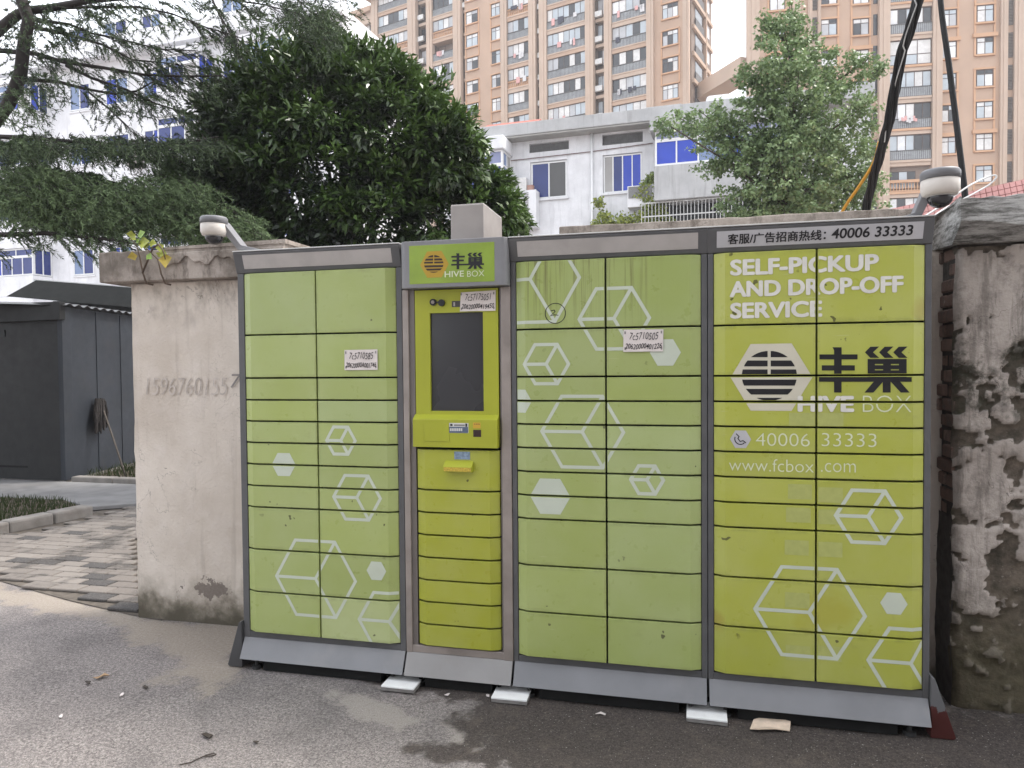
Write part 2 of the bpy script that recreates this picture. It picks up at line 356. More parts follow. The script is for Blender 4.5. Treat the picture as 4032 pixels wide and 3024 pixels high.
# ================================================================ right-hand pier with flaking render and bare brick side
t = NT('flaking_render'); X_, Y_, Z_ = t.sep(); pla = t.attr('plaster')
n1 = t.noise(4, 7, .65); n3 = t.noise(45, 5, .65)
pc = t.mix(t.rng(n1, .3, .7), (.31, .27, .24), (.48, .43, .39)); pc = t.mix(t.rng(t.noise(11, 8, .75), .46, .66, 0, .62), pc, (.17, .15, .135)); pc = t.mix(t.rng(t.noise(1., 6, .7, stretch=(16, 16, 2.2)), .5, .64, 0, .55), pc, (.12, .105, .09))
dc = t.mix(t.rng(t.noise(12, 7, .7), .3, .7), (.045, .04, .03), (.16, .13, .105)); dc = t.mix(t.rng(t.noise(26, 5, .7), .6, .72, 0, .6), dc, (.30, .27, .24))
dc = t.mix(t.rng(t.noise(5, 5, .6), .55, .7, 0, .5), dc, (.035, .045, .02))
pc = t.mix(t.rng(t.math('ADD', pla, t.math('MULTIPLY', t.math('SUBTRACT', n3, .5), .5)), .30, .70), dc, pc)
zz = t.math('ADD', Z_, t.math('MULTIPLY', t.math('SUBTRACT', n1, .5), .5)); pc = t.mix(t.rng(zz, .62, .22, 0, .8), pc, t.mix(n3, (.040, .036, .022), (.14, .12, .075)))
ck = t.rng(t.math('ABSOLUTE', t.math('SUBTRACT', t.noise(4.2, 4, .55, dist=.8), .5)), 0, .005, .7, 0); pc = t.mix(t.math('MULTIPLY', ck, t.rng(t.noise(2.3, 2), .48, .56)), pc, (.05, .042, .036))
stn = t.math('MULTIPLY', t.rng(t.noise(6, 6, .7), .46, .60), t.math('MULTIPLY', t.rng(Z_, 1.12, 1.32), t.rng(Z_, 1.72, 1.52))); pc = t.mix(t.math('MULTIPLY', stn, .85), pc, (.035, .036, .024))
cop = t.rng(Z_, 1.985, 1.995); pc = t.mix(cop, pc, t.mix(t.rng(t.noise(6, 9, .8, stretch=(1, 1, 6)), .36, .62), (.09, .088, .08), (.46, .455, .44)))
t.set(pc, .93, 0, .25); t.bump(t.math('ADD', n1, n3), .6, .01); flake = t.m
pier = thing('brick_pier', 'old brick pier with flaking grey render and dark moss stains beside the right locker', 'wall', (3.6, .5, 0))
a = np.arange(3.225, 5.4, .012); a = np.concatenate([np.arange(3.225, 3.80, .012), np.arange(3.80, 5.41, .05)]); b = np.arange(0, 1.99, .012)
PV = []; PA = []
blobsP = [(3.30, 1.86, .16, .10, 1.3), (3.45, 1.75, .25, .22, 1.4), (3.32, 1.60, .09, .2, 1.2), (3.42, 1.38, .12, .06, .6), (3.28, 1.24, .07, .05, 1.2), (3.42, 1.29, .05, .06, 1.), (3.29, 1.33, .03, .05, .9), (3.45, 1.12, .10, .05, .8), (3.33, .98, .12, .16, 1.3), (3.30, .74, .10, .10, 1.3), (3.28, .58, .09, .08, 1.1), (3.32, .47, .09, .06, .9), (3.5, .8, .05, .2, .7), (3.7, 1.5, .2, .35, 1.3), (3.75, .8, .2, .3, 1.1)]
for zq in b:
    for x in a:
        v = max(w_ * max(0, 1.25 - math.hypot((x - cx) / rx, (zq - cz) / rz)) for cx, cz, rx, rz, w_ in blobsP)
        v = v + .5 * nz(x, zq, 0, 7) + .6 * nz(x, zq, 4, 17) + .42 * nz(x, zq, 4, 38)
        p = float(np.clip((v - .22) / .16, 0, 1)); rr = .007 * nz(x, zq, 2, 9) + .005 * nz(x, zq, 2, 34)
        ed = .03 * max(0, 1 - (x - 3.225) / .02)
        PV.append((x + (.012 * nz(zq, 0, 0, 6) if x < 3.24 else 0), .285 - .02 * p + rr * (1.2 - p) + ed, zq)); PA.append(p)
n = len(a); Fq = [(j * n + i, j * n + i + 1, (j + 1) * n + i + 1, (j + 1) * n + i) for j in range(len(b) - 1) for i in range(n - 1)]
npmesh('render_face', PV, Fq, flake, pier, smooth=True, attrs={'plaster': PA})
mort = M('dark_mortar', (.085, .075, .068), .95, .3, 25, bump=.8, bscale=70)
MB().box(3.245, 5.4, .30, .80, 0, 2.0).build('core', mort, pier)
Vs, Fs = wob_grid(.29, .80, 0, .82, 3.228, .014, .025, 5); npmesh('side_render', [(y_, x_, z_) for x_, y_, z_ in Vs], Fs, mort, pier, smooth=True)
t = NT('old_brick'); oi = t.n('ShaderNodeObjectInfo').outputs['Random']
pc = t.mix(oi, (.17, .11, .09), (.36, .25, .21)); pc = t.mix(t.rng(t.noise(20, 6, .7), .45, .7, 0, .7), pc, (.12, .11, .10)); pc = t.mix(t.rng(t.noise(45, 4, .7), .6, .75, 0, .6), pc, (.42, .39, .36))
t.set(pc, .92, 0, .2); t.bump(t.noise(80, 5, .7), .8, .008); obrick = t.m
for r in range(12, 30):
    z = .02 + r * .066
    off = (r % 2) * .06
    for k, (y0, y1) in enumerate(((.30, .41 + off), (.422 + off, .53 + off), (.542 + off, .66 + off))):
        if random.random() < .06: continue
        L = y1 - y0 - .004
        me = MB().box(0, .05, 0, L, 0, .054).mesh('brick', obrick, bevel=.006, seg=1)
        inst('brick', me, pier, (3.236 + random.uniform(-.014, .012), y0 + random.uniform(-.004, .004), z), (random.uniform(-.03, .03), random.uniform(-.03, .03), random.uniform(-.06, .06)))
# sloping weathered cap
cp = MB(); zt = lambda i: 2.163 + .012 * nz(i * .9, 1.7, 2)
N = 26; xsC = [3.203 + (5.4 - 3.203) * (i / N) ** 1.8 for i in range(N + 1)]
ring = []
for i, x in enumerate(xsC):
    j = .006 * nz(x * 14, 0, 0); ring.append([(x, .155 + j, 2.066 - .034 * sstep(x, 3.25, 3.5) + j), (x, .158 + 2 * j, zt(i)), (x + .07 * (i == 0), .86, zt(i)), (x + .07 * (i == 0), .86, 2.02), (x + .012 * (i == 0), .262, 1.99 + j)])
vs = [q for r_ in ring for q in r_]; fs = [(i * 5 + k, i * 5 + (k + 1) % 5, (i + 1) * 5 + (k + 1) % 5, (i + 1) * 5 + k) for i in range(N) for k in range(5)] + [(4, 3, 2, 1, 0), tuple(N * 5 + k for k in range(5))]
cp.add(vs, fs); cp.build('cap', flake, pier, bevel=.005)

# faint phone number brushed on the wall (flat paint)
FONTS = {}
def font(kind):
    """Blender's own bundled sans when present, else its built-in face"""
    if kind not in FONTS:
        FONTS[kind] = None
        try:
            import os
            fp = os.path.join(bpy.utils.system_resource('DATAFILES', path='fonts'), 'Inter.woff2')
            if os.path.exists(fp): FONTS[kind] = bpy.data.fonts.load(fp)
        except Exception: pass
    return FONTS[kind]
def text_tris(body, offset=0., shear=0., space=1., face=None):
    cu = bpy.data.curves.new('lettering', 'FONT'); cu.body = body
    if face and font(face): cu.font = font(face)
    cu.size = 1; cu.offset = offset; cu.shear = shear; cu.space_character = space; cu.resolution_u = 4
    ob = bpy.data.objects.new('lettering', cu); C.objects.link(ob)
    me = bpy.data.meshes.new_from_object(ob.evaluated_get(bpy.context.evaluated_depsgraph_get())); me.calc_loop_triangles()
    v = np.array([q.co[:2] for q in me.vertices]); tr = [tuple(q.vertices) for q in me.loop_triangles]
    bpy.data.objects.remove(ob); bpy.data.meshes.remove(me); bpy.data.curves.remove(cu)
    return v, tr
def fit_text(body, x0, x1, z0, z1, **kw):
    v, tr = text_tris(body, **kw); a = v.min(0); b = v.max(0); v = (v - a) / (b - a) * np.array([x1 - x0, z1 - z0]) + np.array([x0, z0])
    return [[tuple(v[i]) for i in t_] for t_ in tr]
def flat_polys(polys, y, name, mat, parent):
    b = MB()
    for p in polys: b.add([(q[0], y, q[1]) for q in p], [tuple(range(len(p)))])
    return b.build(name, mat, parent)
t = NT('brushed_paint'); n1 = t.noise(14, 5, .7); pc = t.mix(t.rng(n1, .38, .60), (.57, .51, .465), (.40, .355, .32)); t.set(pc, .9, 0, .2)
g0 = onY(315 * K, 850 * K, .47); g1 = onY(490 * K, 820 * K, .47)
flat_polys(fit_text('1596760155', g0[0], g1[0], g0[2] - .01, g1[2] + .012, shear=.15, offset=-.012), .4725, 'painted_number', t.m, wall)
g0 = onY(497 * K, 838 * K, .47); g1 = onY(521 * K, 808 * K, .47)
flat_polys(fit_text('7', g0[0], g1[0], g0[2], g1[2], shear=.2), .4725, 'painted_number', M('dark_paint', (.22, .20, .19), .9, .3, 20), wall)

# ================================================================ grey metal shed
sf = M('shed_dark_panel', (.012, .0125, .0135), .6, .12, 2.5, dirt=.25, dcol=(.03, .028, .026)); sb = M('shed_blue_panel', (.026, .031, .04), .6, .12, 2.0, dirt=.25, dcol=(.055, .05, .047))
shed = thing('metal_shed', 'dark grey sheet-metal shed with a bluish side wall left of the plastered wall', 'shed', (-7.0, 5.2, 0))
SX, SY = -5.66, 4.44
zs = lambda px, py: onY(px * K, py * K, SY)[2]
ztop = zs(145, 652)
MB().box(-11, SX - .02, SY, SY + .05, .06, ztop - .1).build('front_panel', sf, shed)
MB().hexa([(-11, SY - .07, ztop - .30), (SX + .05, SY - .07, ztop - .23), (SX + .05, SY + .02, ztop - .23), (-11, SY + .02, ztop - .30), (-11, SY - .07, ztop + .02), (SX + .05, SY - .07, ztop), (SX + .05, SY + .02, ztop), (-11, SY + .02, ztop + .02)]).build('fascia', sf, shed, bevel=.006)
e0 = Vector((SX, SY, 0)); e1 = Vector((-6.12, 6.4, 0)); dv = (e1 - e0).normalized(); nv = Vector((dv.y, -dv.x, 0))
def side(b, t0, t1, o0, o1, z0, z1):
    p = [e0 + dv * t0 + nv * o0, e0 + dv * t1 + nv * o0, e0 + dv * t1 + nv * o1, e0 + dv * t0 + nv * o1]
    return b.hexa([(q.x, q.y, z0) for q in p] + [(q.x, q.y, z1) for q in p])
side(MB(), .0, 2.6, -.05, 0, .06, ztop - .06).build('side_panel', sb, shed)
side(MB(), -.03, .16, .002, .03, .06, ztop - .05).build('corner_post', sb, shed, bevel=.006)
side(MB(), .163, .185, .002, .012, .06, ztop - .08).build('seam_strip', sb, shed)
side(MB(), 0, 2.6, -.05, .012, .0, .058).build('sill', conc, shed)
for xs_ in (-9.2, -8.0, -6.9): MB().box(xs_, xs_ + .03, SY - .008, SY + .002, .08, ztop - .26).build('panel_seam', sf, shed, bevel=.002)
for ts_ in (.75, 1.35, 1.95): side(MB(), ts_, ts_ + .025, .001, .009, .07, ztop - .08).build('panel_seam', sb, shed)
# lock rail and bottom slot on the front
MB().box(-7.6, -6.55, SY - .012, SY + .01, 1.93, 2.02).build('front_rail', sf, shed, bevel=.003)
MB().box(-7.6, -6.25, SY - .004, SY + .01, .21, .235).build('bottom_slot', M('slot_black', (.008, .008, .008), .9), shed)
# corrugated roof sheet along the side: waves with bright top edge
rfm = M('roof_sheet', (.10, .102, .105), .45, .15, 5, metal=.3)
b = MB(); pr = []
NW = 120
for i in range(NW + 1):
    tt = -.05 + 2.7 * i / NW; zq = ztop - .035 + .016 * math.sin(tt * 2 * math.pi / .19); pr.append((tt, zq))
vs = []
for o in (.09, -3.0):
    for tt, zq in pr:
        q = e0 + dv * tt + nv * o; vs.append((q.x, q.y, zq + (.10 if o < 0 else 0) - .0)); vs.append((q.x, q.y, zq + .008 + (.10 if o < 0 else 0)))
n = 2 * (NW + 1)
fs = []
for i in range(NW):
    a0, a1 = 2 * i, 2 * (i + 1)
    fs += [(a0, a1, a1 + 1, a0 + 1), (n + a0, n + a0 + 1, n + a1 + 1, n + a1), (a0 + 1, a1 + 1, n + a1 + 1, n + a0 + 1), (a0, n + a0, n + a1, a1)]
b.add(vs, fs); b.build('roof_sheet', rfm, shed)
# taller lean-to roof panel behind
q0 = onY(62 * K, 604 * K, 7.2); q1 = onY(300 * K, 632 * K, 7.2); q2 = onY(300 * K, 662 * K, 6.9); q3 = onY(52 * K, 632 * K, 6.9)
back = thing('lean_to_roof', 'dark sloping roof sheet rising behind the grey shed', 'roof', (-7.6, 7.0, 0))
MB().hexa([(-13, 6.9, q3[2] - .02), (q2[0] + 1, 6.9, q2[2] - .02), (q1[0] + 1, 7.3, q1[2] - .02), (q0[0], 7.3, q0[2] - .02), (-13, 6.9, q3[2]), (q2[0] + 1, 6.9, q2[2]), (q1[0] + 1, 7.3, q1[2]), (q0[0], 7.3, q0[2])])
MB().hexa([(q0[0] - .1, 6.85, q3[2] - .06), (q1[0] + .8, 6.85, q2[2] - .08), (q1[0] + .8, 6.9, q2[2] - .08), (q0[0] - .1, 6.9, q3[2] - .06), (q0[0] + .05, 7.3, q0[2]), (q1[0] + .8, 7.3, q1[2]), (q1[0] + .8, 7.36, q1[2]), (q0[0] + .05, 7.36, q0[2])]).build('roof_panel', M('leanto_sheet', (.016, .017, .017), .95, spec=.08), back)
MB().hexa([(q0[0], 7.3, q0[2] - .006), (q1[0] + .8, 7.3, q1[2] - .006), (q1[0] + .8, 7.9, q1[2] - .05), (q0[0], 7.9, q0[2] - .05), (q0[0], 7.3, q0[2] + .02), (q1[0] + .8, 7.3, q1[2] + .02), (q1[0] + .8, 7.9, q1[2] - .03), (q0[0], 7.9, q0[2] - .03)]).build('ridge_sheet', M('pale_sheet', (.5, .5, .49), .6), back)
MB().box(q0[0] + .3, q1[0] + .7, 7.4, 7.5, 0, q1[2] - .07).build('rear_wall', sf, back)

# mop leaning head-up against the side wall
foot = onG(1095 * .4521, 1500 + 832 * .4521, .07); tt = .95
rq = Vector(ray(880 * .4521, 1500 + 195 * .4521)); q = Vector(CAM) + rq * ((e0 + nv * .05 - Vector(CAM)).dot(nv) / rq.dot(nv))     # where the sight line meets the shed side
mop = thing('mop', 'grey string mop standing upside down against the bluish shed wall', 'mop', tuple(foot))
MB().tube([foot, (Vector(foot) + q) / 2 + Vector((.006, 0, .0)), q], [.013, .013, .012], 8).build('handle', M('mop_wood', (.085, .072, .062), .8, .2, 20), mop, smooth=True)
hb = MB()
for k in range(80):
    a = random.uniform(0, 6.28); r = random.uniform(.0, .05); L = random.uniform(.22, .42); sx = q + Vector((math.cos(a) * r - .03, math.sin(a) * r * .6 - .02, random.uniform(-.02, .05)))
    sx = q + nv * random.uniform(.0, .05) + Vector((0, 0, random.uniform(-.03, .05))); ox = dv * -random.uniform(-.05, .24); hb.tube([sx, sx + ox * .6 + Vector((0, 0, .02)), sx + ox + nv * .02 + Vector((0, 0, -L * .5)), sx + ox * 1.05 + nv * .015 + Vector((0, 0, -L))], [.013, .014, .013, .010], 5)
hb.build('mop_head', M('mop_string', (.03, .026, .025), .95, .4, 30), mop)
# ================================================================ parcel lockers
DT = 1.955                                           # height of the door tops
ROWS = [0, .302, .512, .619, .723, .828, .934, 1.04, 1.145, 1.354, 1.564, 1.770]
GAP = .0039; YF = -.021; CHW = .044
def door_paint(name, rough=.38):
    """enamel green: colour comes from the object's own colour; sun-fade, streaks and grime on top"""
    t = NT(name); oc = t.n('ShaderNodeObjectInfo').outputs['Color']; X_, Y_, Z_ = t.sep()
    f = t.rng(t.noise(3.2, 5, .6), .3, .72); hs = t.n('ShaderNodeHueSaturation'); hs.inputs['Saturation'].default_value = .80; hs.inputs['Value'].default_value = 1.14; t.l(oc, hs.inputs['Color'])
    col = t.mix(t.math('MULTIPLY', f, .55), oc, hs.outputs[0])
    col = t.mix(t.rng(t.noise(38, 4, .6), .55, .8, 0, .16), col, (.30, .27, .12))
    # run-off streaks under the middle header, fading downwards
    stv = t.rng(t.noise(1.0, 5, .65, stretch=(60, 60, 1.2)), .47, .63)
    m = t.math('MULTIPLY', t.math('MULTIPLY', t.rng(Z_, 1.66, 1.93, .25, 1), t.rng(X_, 1.36, 1.42)), t.math('MULTIPLY', t.rng(X_, 2.05, 1.85), t.rng(Z_, 1.6, 1.66)))
    col = t.mix(t.math('MULTIPLY', t.math('MULTIPLY', stv, m), .72), col, (.15, .14, .055))
    gr = t.rng(t.noise(7.5, 8, .72), .60, .74, 0, .22); col = t.mix(gr, col, (.20, .19, .07))
    # old sticker ghosts and rusty smears on the right locker
    sm = t.math('ADD', t.math('POWER', t.math('MULTIPLY', t.math('SUBTRACT', X_, 2.66), 4.6), 2), t.math('POWER', t.math('MULTIPLY', t.math('SUBTRACT', Z_, .50), 6.5), 2))
    sm = t.math('ADD', sm, t.math('MULTIPLY', t.math('SUBTRACT', t.noise(6, 4), .5), 1.6)); col = t.mix(t.rng(sm, .55, .05, 0, .55), col, (.36, .33, .03))
    for rx, rz in ((2.235, .405), (3.01, 1.70)):
        s2 = t.math('ADD', t.math('POWER', t.math('MULTIPLY', t.math('SUBTRACT', X_, rx), 16.), 2), t.math('POWER', t.math('MULTIPLY', t.math('SUBTRACT', Z_, rz), 13.), 2))
        col = t.mix(t.rng(t.math('ADD', s2, t.math('MULTIPLY', t.noise(12, 5), .8)), 1.0, .35, 0, .5), col, (.30, .20, .03))
    t.set(col, t.rng(t.noise(22, 4), .3, .7, rough - .04, rough + .14), 0, .42)
    # grime creeping in from the edges of each door, hairline scratches
    g = t.sep(t.n('ShaderNodeTexCoord').outputs['Generated']); ex = t.math('MINIMUM', g[0], t.math('SUBTRACT', 1., g[0])); ez = t.math('MINIMUM', g[2], t.math('SUBTRACT', 1., g[2]))
    ed = t.math('MAXIMUM', t.rng(ex, .035, .0), t.rng(ez, .10, .0)); ed = t.math('MULTIPLY', ed, t.rng(t.noise(16, 6, .7), .38, .68)); col = t.mix(t.math('MULTIPLY', ed, .32), col, (.13, .125, .05))
    sc_m = t.rng(t.noise(1., 3, .5, stretch=(9, 9, 130)), .70, .73, 0, .35); col = t.mix(t.math('MULTIPLY', sc_m, t.rng(t.noise(2.2, 2), .5, .6)), col, (.50, .52, .30))
    col = t.mix(t.math('MULTIPLY', t.rng(t.noise(24, 2, .4), .745, .76, 0, .8), t.rng(t.noise(3.1, 2), .5, .58)), col, (.05, .045, .02))
    t.l(col, t.b.inputs['Base Color'])
    t.bump(t.math('ADD', t.noise(4.5, 2, .5), t.math('MULTIPLY', t.noise(14, 2, .5), .25)), .09, .03)
    return t.m
green = door_paint('green_enamel', .31)
frame_m = M('charcoal_paint', (.092, .092, .096), .5, .12, 10, dirt=.25, dcol=(.16, .145, .13), dscale=6)
plinth_m = M('grey_plinth_paint', (.205, .208, .22), .5, .08, 5, dirt=.25, dcol=(.33, .315, .30), dscale=4)
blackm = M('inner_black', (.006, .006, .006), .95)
steel = M('dull_steel', (.30, .262, .24), .42, .16, 7, metal=.35, dirt=.35, dcol=(.17, .15, .135), dscale=8)
lightp = M('grey_sign_plastic', (.40, .375, .36), .5, .1, 9, dirt=.3, dcol=(.25, .22, .20), dscale=5)
lightp2 = M('pale_sign_plastic', (.46, .455, .475), .5, .05, 9)
hexm = M('pale_print', (.50, .545, .455), .42, .05, 6, dirt=.25, dcol=(.40, .43, .24), dscale=7)
hexm2 = M('pale_print_beige', (.56, .53, .43), .42, .06, 6); whitep = M('white_print', (.66, .645, .60), .42, .06, 30, dirt=.2, dcol=(.45, .43, .30), dscale=12)
whitel = M('thin_white_print', (.62, .66, .47), .42, .05); blackp = M('black_print', (.012, .012, .015), .4, .05)
orangep = M('orange_print', (.42, .27, .025), .42, .08); brownp = M('dark_brown_print', (.035, .018, .012), .4); paperm = M('paper', (.66, .60, .575), .8, .05, 20)
inkm = M('ink', (.02, .018, .02), .7)
ghost = M('tape_ghost', (.385, .41, .13), .5, .06, 40)
greyink = M('grey_sticker', (.22, .21, .20), .7)
DM = {}
def door_mesh(wd, ht, kind):
    k = (round(wd, 4), round(ht, 4), kind)
    if k in DM: return DM[k]
    ca = CHW if kind in 'lb' else 0; cb = CHW if kind in 'rb' else 0
    p = [(0, .02)] + ([(0, 0), (ca, YF)] if ca else [(0, YF)]) + ([(wd - cb, YF), (wd, 0)] if cb else [(wd, YF)]) + [(wd, .02)]
    DM[k] = MB().prism(p, 'z', 0, ht).mesh('door', green, bevel=.0022, seg=2); return DM[k]
DOORS = []       # (object, x0, x1, z0, z1, kind) for printing on them
def add_door(par, x0, x1, z0, z1, kind, colr, name='door', lift=0):
    o = bpy.data.objects.new(name, door_mesh(x1 - x0, z1 - z0, kind)); o.location = (x0, lift, z0); put(o, par); o.color = (*colr, 1)
    DOORS.append((o, x0, x1, z0, z1, kind)); return o
def clip(poly, x0, x1, z0, z1):
    for ax, v, s in ((0, x0, 1), (0, x1, -1), (1, z0, 1), (1, z1, -1)):
        out_ = []
        for i in range(len(poly)):
            a, b_ = poly[i - 1], poly[i]; da, db = s * (a[ax] - v), s * (b_[ax] - v)
            if (da >= 0) != (db >= 0): t_ = da / (da - db); out_.append((a[0] + (b_[0] - a[0]) * t_, a[1] + (b_[1] - a[1]) * t_))
            if db >= 0: out_.append(b_)
        poly = out_
        if len(poly) < 3: return []
    return poly
def print_on(polys, name, mat, doors, lift=.0008, lifts=None, split=False):
    """lay flat print on every door it crosses, cut at the door edges and folded over the chamfer"""
    for o, x0, x1, z0, z1, kind in doors:
        b = MB(); e = .0025
        ca = CHW if kind in 'lb' else 0; cb = CHW if kind in 'rb' else 0
        secs = [(x0 + (ca or e), x1 - (cb or e), 0)] + ([(x0 + e, x0 + ca, 1)] if ca else []) + ([(x1 - cb, x1 - e, 2)] if cb else [])
        for ip, p in enumerate(polys):
            lf = lifts[ip] if lifts else lift
            for sx0, sx1, m in secs:
                q = clip(p, sx0, sx1, z0 + e, z1 - e)
                if len(q) < 3: continue
                def yy(x): return YF if m == 0 else (YF * (x - x0) / CHW if m == 1 else YF * (x1 - x) / CHW)
                b.add([(x - x0, yy(x) - lf, z - z0) for x, z in q], [tuple(range(len(q)))])
        groups = [b]
        if split and b.v:      # separate runs of print become separate pieces
            par_ = list(range(len(b.f))); seen = {}
            def fd(i):
                while par_[i] != i: i = par_[i]
                return i
            for fi, f_ in enumerate(b.f):
                for vi_ in f_:
                    key = tuple(round(q_, 4) for q_ in b.v[vi_])
                    if key in seen: par_[fd(fi)] = fd(seen[key])
                    else: seen[key] = fi
            gr = {}
            for fi, f_ in enumerate(b.f): gr.setdefault(fd(fi), MB()).add([b.v[q_] for q_ in f_], [tuple(range(len(f_)))])
            groups = list(gr.values())
        for b in groups:
          if b.v:
            pr_ = bpy.data.objects.new(name, b.mesh(name, mat)); pr_.location = (0, 0, 0); C.objects.link(pr_); pr_.parent = o
def P2(x, y, yy=YF): q = onY(x, y, yy); return q[0], q[2]
def rectp(x0, z0, x1, z1): return [(x0, z0), (x1, z0), (x1, z1), (x0, z1)]
def bar(a, b, wd):
    a = np.array(a); b = np.array(b); d = (b - a) / np.linalg.norm(b - a); n = np.array([-d[1], d[0]]) * wd / 2; e = d * wd * .28
    return [tuple(a - e - n), tuple(b + e - n), tuple(b + e + n), tuple(a - e + n)]
def hexv(c, r): return [(c[0] + r * math.cos(k * math.pi / 3), c[1] + r * math.sin(k * math.pi / 3)) for k in range(6)]
def cube_print(c, r, sw=.0145):
    """hexagon outline with three spokes, cut so that no two pieces overlap"""
    vo = hexv(c, r); vi = hexv(c, r - sw / .866); res = [[vo[k], vo[(k + 1) % 6], vi[(k + 1) % 6], vi[k]] for k in range(6)]
    h = sw / 2; j = hexv(c, h / .866); cen = [None] * 3
    jn = [(c[0] + h / .866 * math.cos(a), c[1] + h / .866 * math.sin(a)) for a in (0, 2 * math.pi / 3, 4 * math.pi / 3)]   # inner corners between the spokes
    for k, (a, n0, n1) in enumerate(((1, 0, 1), (3, 1, 2), (5, 2, 0))):
        d = np.array([math.cos(a * math.pi / 3), math.sin(a * math.pi / 3)]); nn = np.array([-d[1], d[0]]) * h; ri = r - sw / .866; base = np.array(c) + d * (ri - h * .577); tipp = np.array(vi[a])
        res.append([tuple(c), jn[n0], tuple(base - nn), tuple(tipp), tuple(base + nn), jn[n1]])
    return res
def zmap(ox, oy, s): return lambda x, y: P2(ox + x * s, oy + y * s)

def cabinet(name, label, x0, fl, fr, colr, xm, last):
    """one locker cabinet: x0 = left door edge, fl / fr = outer frame edges, xm = split between door columns"""
    x1 = x0 + .80; par = thing(name, label, 'locker', ((fl + fr) / 2, .2, 0), 'cabinets of the green parcel locker')
    body = MB().box(fl + .001, fr - .001, .022, .445, .062, 2.05).build('body', frame_m, par)
    MB().box(x0 - .002, x1 + .002, .0195, .0215, DT - 1.775, DT).build('door_recess', blackm, par)
    for a, b in ((fl, x0 - .001), (x1 + .001, fr)): MB().box(a, b, -.002, .022, .152, DT + .001).build('stile', frame_m, par, bevel=.002)
    MB().box(x0 - .001, x1 + .001, .0, .0222, .153, DT - 1.7725).build('bottom_rail', frame_m, par, bevel=.002)
    # header leaning forward, with a light grey plastic strip let into it
    MB().prism([(-.004, DT + .002), (-.033, DT + .097), (-.030, DT + .103), (.45, DT + .103), (.45, DT + .002)], 'x', fl - .003, fr + .001).build('header', frame_m, par, bevel=.003)
    MB().box(fl - .004, fr + .002, -.036, .452, DT + .1035, DT + .109).build('top_cover', M('pale_top_cover', (.52, .52, .515), .5, .1, 8, dirt=.4, dcol=(.3, .27, .24)), par, bevel=.002)
    yh = lambda z: -.004 - .029 * (z - DT - .002) / .095
    hx0, hx1 = (x0 + .012, x1 - .012) ; z0, z1 = DT + .022, DT + .086
    sg = MB().hexa([(hx0, yh(z0) - .002, z0), (hx1, yh(z0) - .002, z0), (hx1, yh(z0) + .004, z0), (hx0, yh(z0) + .004, z0), (hx0, yh(z1) - .002, z1), (hx1, yh(z1) - .002, z1), (hx1, yh(z1) + .004, z1), (hx0, yh(z1) + .004, z1)]).build('sign_strip', lightp2 if last else lightp, par)
    # plinth: grey kick panel sloping outwards, dark underside, feet
    pl = MB().hexa([(fl + .004, -.048, .058), (fr - .004, -.048, .058), (fr - .004, -.042, .058), (fl + .004, -.042, .058), (fl + .004, -.002, .153), (fr - .004, -.002, .153), (fr - .004, .006, .153), (fl + .004, .006, .153)]).build('kick_panel', plinth_m, par, bevel=.0015)
    MB().box(fl + .01, fr - .01, -.036, .43, .054, .061).build('underside', blackm, par)
    MB().box(fl + .12, fr - .12, -.024, .016, .004, .0535).build('gap_shade_bar', blackm, par)  # black bar added behind the kick panel, paints the shade in the gap
    for fx in (fl + .07, fr - .07):
        for fy in (.0, .39): MB().lathe([(.024, 0), (.024, .016), (.009, .018), (.009, .056)], (fx, fy, .0), 16).build('foot', blackm if fy else M('foot_rubber', (.03, .03, .03), .7), par)
    for r in range(11):
        za, zb = DT - ROWS[r + 1] + GAP, DT - ROWS[r] - (GAP if r else .002)
        for c, (xa, xb) in enumerate(((x0 + .001, xm - GAP), (xm + GAP, x1 - .001))):
            k = random.uniform(.95, 1.05); sat = random.uniform(-.06, .06); fade = .0
            cc = [colr[0] * k, colr[1] * k, colr[2] * k * (1 + sat * 2)]
            tint = TINT.get((name_key(name, x0), r, c))
            if tint: cc = [cc[i] * tint[i] for i in range(3)]
            add_door(par, xa, xb, za, zb, 'lr'[c], cc, lift=random.uniform(-.0012, .0012))
    return par, sg, yh
def name_key(n, x0): return 'A' if x0 < .5 else ('C' if x0 < 2 else 'D')
TINT = {('A', 10, 1): (1.16, 1.12, 1.65), ('A', 0, 0): (.92, .93, .95), ('A', 0, 1): (.93, .94, .95), ('A', 1, 1): (1.04, 1.05, 1.15), ('C', 0, 0): (.90, .92, .9), ('C', 0, 1): (.95, .97, .98), ('A', 3, 1): (1.05, 1.06, 1.2)}
for r in range(4, 11):
    TINT[('C', r, 1)] = (1.04, 1.05, 1.16); TINT[('C', r, 0)] = (1.02, 1.02, 1.06)
GA, GD = (.325, .385, .122), (.375, .40, .060)
A_, sgA, yh = cabinet('parcel_locker', 'leftmost pale green locker cabinet beside the beige wall, under the left dome camera', 0., -.035, .829, GA, .398, False)
nA = len(DOORS)
C_, sgC, _ = cabinet('parcel_locker', 'pale green locker cabinet right of the touch screen, marked with a circled 2', 1.374, 1.351, 2.1985, GA, 1.775, False)
nC = len(DOORS)
D_, sgD, _ = cabinet('parcel_locker', 'rightmost yellow-green locker cabinet lettered SELF-PICKUP AND DROP-OFF SERVICE', 2.225, 2.2015, 3.050, GD, 2.625, True)
dA, dC, dDo = DOORS[:nA], DOORS[nA:nC], DOORS[nC:]
